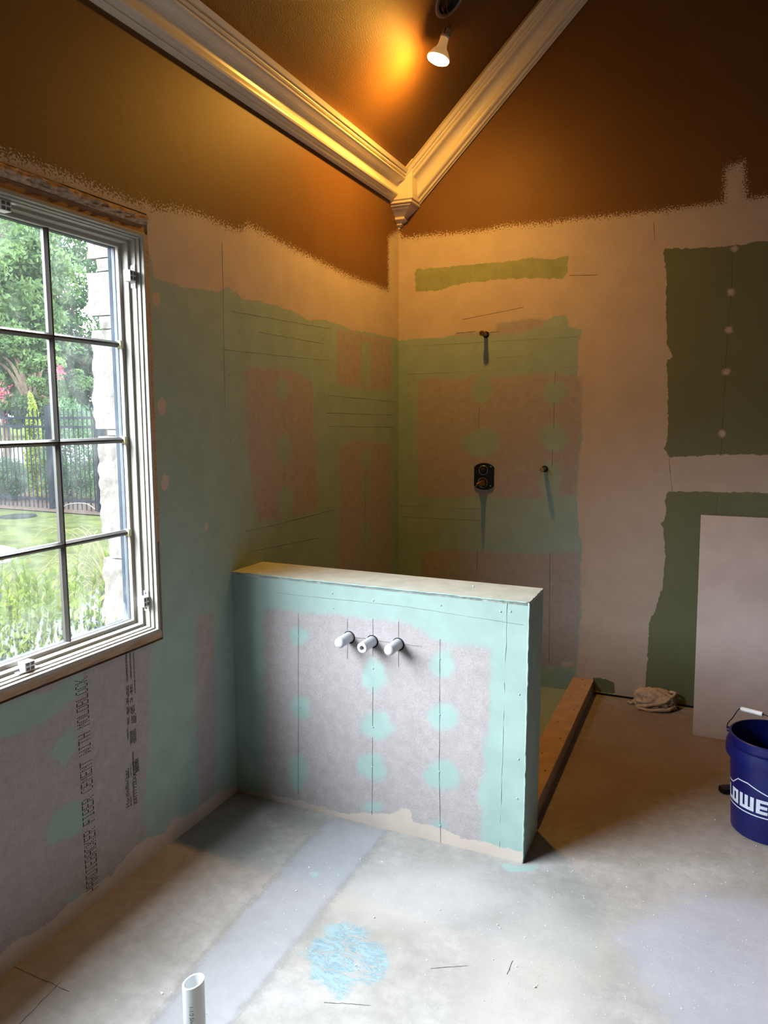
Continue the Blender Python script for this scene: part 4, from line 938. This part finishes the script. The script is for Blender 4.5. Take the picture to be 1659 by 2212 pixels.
# boxwood hedge under the window
hb = empty('boxwood_hedge', (-.85, -2.9, GZ)); tag(hb, 'yellow green boxwood hedge growing right outside the window', 'hedge')
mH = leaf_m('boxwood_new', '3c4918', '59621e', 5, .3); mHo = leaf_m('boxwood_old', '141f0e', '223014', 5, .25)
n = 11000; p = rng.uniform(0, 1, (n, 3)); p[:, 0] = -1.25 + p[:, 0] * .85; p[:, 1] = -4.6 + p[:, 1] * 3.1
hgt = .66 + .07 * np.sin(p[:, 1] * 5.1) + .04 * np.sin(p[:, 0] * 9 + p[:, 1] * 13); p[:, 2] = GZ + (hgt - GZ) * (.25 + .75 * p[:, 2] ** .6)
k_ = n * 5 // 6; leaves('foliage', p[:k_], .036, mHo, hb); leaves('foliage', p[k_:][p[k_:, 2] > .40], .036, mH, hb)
# shoots
lv = bpy.data.meshes.new('leaf'); lv.from_pydata([(0, 0, 0), (.0065, .008, .002), (.008, .018, .003), (.004, .027, .002), (0, .030, .0), (-.004, .027, .002), (-.008, .018, .003), (-.0065, .008, .002), (0, .016, -.001)], [], [(0, 1, 8), (1, 2, 8), (2, 3, 8), (3, 4, 8), (4, 5, 8), (5, 6, 8), (6, 7, 8), (7, 0, 8)]); lv.materials.append(mH); lv.shade_smooth()
shoots = [(170, 1180, -.8), (232, 1208, -.75), (120, 1230, -.8), (100, 1245, -.7), (50, 1225, -.75), (62, 1245, -.7), (28, 1215, -.8), (5, 1215, -.8), (78, 1250, -.65), (150, 1262, -.7), (205, 1240, -.75), (225, 1265, -.7), (190, 1290, -.6), (18, 1260, -.6), (40, 1285, -.55), (90, 1300, -.55), (135, 1290, -.6), (160, 1305, -.55), (215, 1300, -.6), (110, 1275, -.7)]
allp = []; bms = bmesh.new()
for k in range(130):
    if k < len(shoots): q = shoots[k]; tip = onx(q[:2], q[2])
    else: tip = Vector((random.uniform(-1.1, -.45), random.uniform(-4.4, -1.62), random.uniform(.68, .86)))
    root = tip + Vector((random.uniform(-.05, .05), random.uniform(-.05, .05), -random.uniform(.22, .3)))
    tube(bms, [root, root.lerp(tip, .5) + Vector((random.uniform(-.01, .01),) * 3), tip], .0016, 5)
    m_ = 9
    for i in range(m_):
        f_ = i / (m_ - 1); c_ = root.lerp(tip, .15 + .85 * f_); a0 = i * 1.57 + k
        for sgn in (0, math.pi):
            yaw = a0 + sgn + random.uniform(-.4, .4); pit = random.uniform(.35, 1.0) + f_ * .3
            allp.append((-(c_ - CAM).length * -1, Matrix.Translation(c_) @ Matrix.Rotation(yaw, 4, 'Z') @ Matrix.Rotation(pit, 4, 'X') @ Matrix.Rotation(random.uniform(-.5, .5), 4, 'Y') @ Matrix.Scale(random.uniform(.95, 1.5), 4), k))
attach(tag(frombm('stems', bms, plain('green_stem', '454f26', .7)), kind='stuff'), hb)
first = [q for q in allp if q[2] < 16][:288]; rest = [q for q in allp if not (q[2] < 16)] + [q for q in allp if q[2] < 16][288:]
hinv = Matrix.Translation(-Vector(hb.location))
for q in first:
    o = bpy.data.objects.new('leaf', lv); C.objects.link(o); o.parent = hb; o.matrix_local = hinv @ q[1]
vv = np.array([v_.co[:] for v_ in lv.vertices]); V_, F_ = [], []
for q in rest:
    b_ = len(V_); mm_ = np.array(q[1]); V_ += (vv @ mm_[:3, :3].T + mm_[:3, 3]).tolist(); F_ += [[i + b_ for i in f.vertices] for f in lv.polygons]
o = pydata('shoot_leaves', V_, F_, mH, None, True); o['kind'] = 'stuff'; attach(o, hb)

# stone veneer beside the window
stone_m = None
t = NT('limestone'); s1 = t.noise(9, 6, .7); s2 = t.noise(70, 6, .75); sc1 = t.mix(t.rng(s1, .3, .7), lin('5c5852'), lin('6c6861')); sc1 = t.mix(t.rng(s2, .28, .5), t.mix(1.0, sc1, (.8, .8, .8), 'MULTIPLY'), sc1)
stone_m = t.done(sc1, .9, t.bump(s2, .7, .012), spec=0.0)
sv = empty('wall_exterior', (-.22, -2.16, .8)); tag(sv, kind='structure')
YS = -2.165
def stone(z0, z1, xo):
    bm = bmesh.new(); nx, nz = 12, max(5, int((z1 - z0) / .011)); X0, X1 = -xo + .036, -.118
    rows = []
    for j in range(nz + 1):
        z = z0 + .002 + (z1 - z0 - .004) * j / nz; row = []
        for i in range(nx + 1):
            f_ = i / nx; x = X0 + (X1 - X0) * f_; e = .007 * mnoise.noise((x * 14, z * 14, z0)) + .006 * mnoise.noise((x * 40, z * 40, z0)) + .003 * mnoise.noise((x * 110, z * 110, z0))
            ex = .010 * mnoise.noise((z * 22, z0 * 7, 2.2)) if i == 0 else 0
            row.append(bm.verts.new((x + ex, YS + e, z)))
        # front face, turning away from the window
        row.insert(0, bm.verts.new((X0 + .004 * mnoise.noise((z * 30, 1, z0)), YS + .30, z))); rows.append(row)
    for j in range(nz):
        for i in range(nx + 1): bm.faces.new((rows[j][i], rows[j][i + 1], rows[j + 1][i + 1], rows[j + 1][i]))
    bm.faces.new(rows[0] + [bm.verts.new((X1, YS + .3, z0 + .002))][::1]); bm.faces.new(rows[-1][::-1] + [bm.verts.new((X1, YS + .3, z1 - .002))])
    attach(frombm('stone', bm, stone_m, smooth=True), sv).modifiers.new('edges', 'EDGE_SPLIT').split_angle = math.radians(50)
STX = [(-.2, .30, .272), (.30, .62, .262), (.62, 1.045, .275), (1.045, 1.13, .245), (1.13, 1.478, .275), (1.478, 1.50, .235), (1.50, 1.84, .283), (1.84, 1.885, .24), (1.885, 2.032, .284), (2.032, 2.075, .246), (2.075, 2.20, .284), (2.2, 2.5, .27)]
for a in STX: stone(*a)
bm = bmesh.new(); box(bm, -.20, -.161, YS + .012, .3, GZ, 2.6); attach(frombm('mortar', bm, plain('mortar', '46423d', .9)), sv)

# round garden table, boulder, ornamental grass
P_ = onx((38, 1192), -2.7); tc_ = P_ + Vector((-.26, -.26, 0)); gt = empty('round_garden_table', (tc_.x, tc_.y, GZ)); tag(gt, 'white topped round garden table on a dark drum beyond the hedge', 'table')
zt = P_.z
bm = bmesh.new(); lathe(bm, [(.0, zt - .05), (.34, zt - .05), (.37, zt - .03), (.37, zt), (.34, zt + .015)], 40, Matrix.Translation((tc_.x, tc_.y, 0)), cap1=True); attach(frombm('table_top', bm, plain('table_white', '7a7a7c', .4), smooth=False), gt)
bm = bmesh.new(); lathe(bm, [(.25, GZ), (.25, zt - .05)], 32, Matrix.Translation((tc_.x, tc_.y, 0))); attach(frombm('drum', bm, plain('drum_granite', '24272b', .6, .5, 120), smooth=True), gt)
bp_ = onx((222, 1275), -3.0); bm = bmesh.new(); bmesh.ops.create_icosphere(bm, subdivisions=3, radius=1, matrix=Matrix.Translation((bp_.x, bp_.y + .05, GZ)) @ Matrix.Diagonal((.22, .26, bp_.z - GZ + .03, 1)))
for v_ in bm.verts: v_.co += v_.normal * .03 * mnoise.noise(v_.co * 6)
tag(frombm('boulder', bm, plain('boulder_blue', '3c4148', .85, .15, 8, .01, 30), smooth=True), 'blue grey boulder behind the hedge beside the stone edge', 'boulder')
gp_ = onx((262, 1215), -1.9); og = bmesh.new()
for k in range(70):
    a = random.uniform(0, 6.28); L_ = random.uniform(.35, .75); b0 = Vector((gp_.x + random.uniform(-.05, .05), gp_.y + random.uniform(-.05, .05), GZ))
    dx = Vector((math.cos(a), math.sin(a), 0)); hz = gp_.z - GZ + random.uniform(-.1, .28)
    pts = [b0, b0 + dx * L_ * .25 + Vector((0, 0, hz * .75)), b0 + dx * L_ * .65 + Vector((0, 0, hz)), b0 + dx * L_ + Vector((0, 0, hz * .8))]
    tube(og, smoothpts(pts, 4), .003, 4, True, [.0035 - .0002 * i for i in range(13)])
tag(frombm('ornamental_grass', og, leaf_m('grass_straw', '5c5735', '6a6546', 4)), 'clump of straw coloured ornamental grass beside the stone edge', 'grass', kind='stuff')
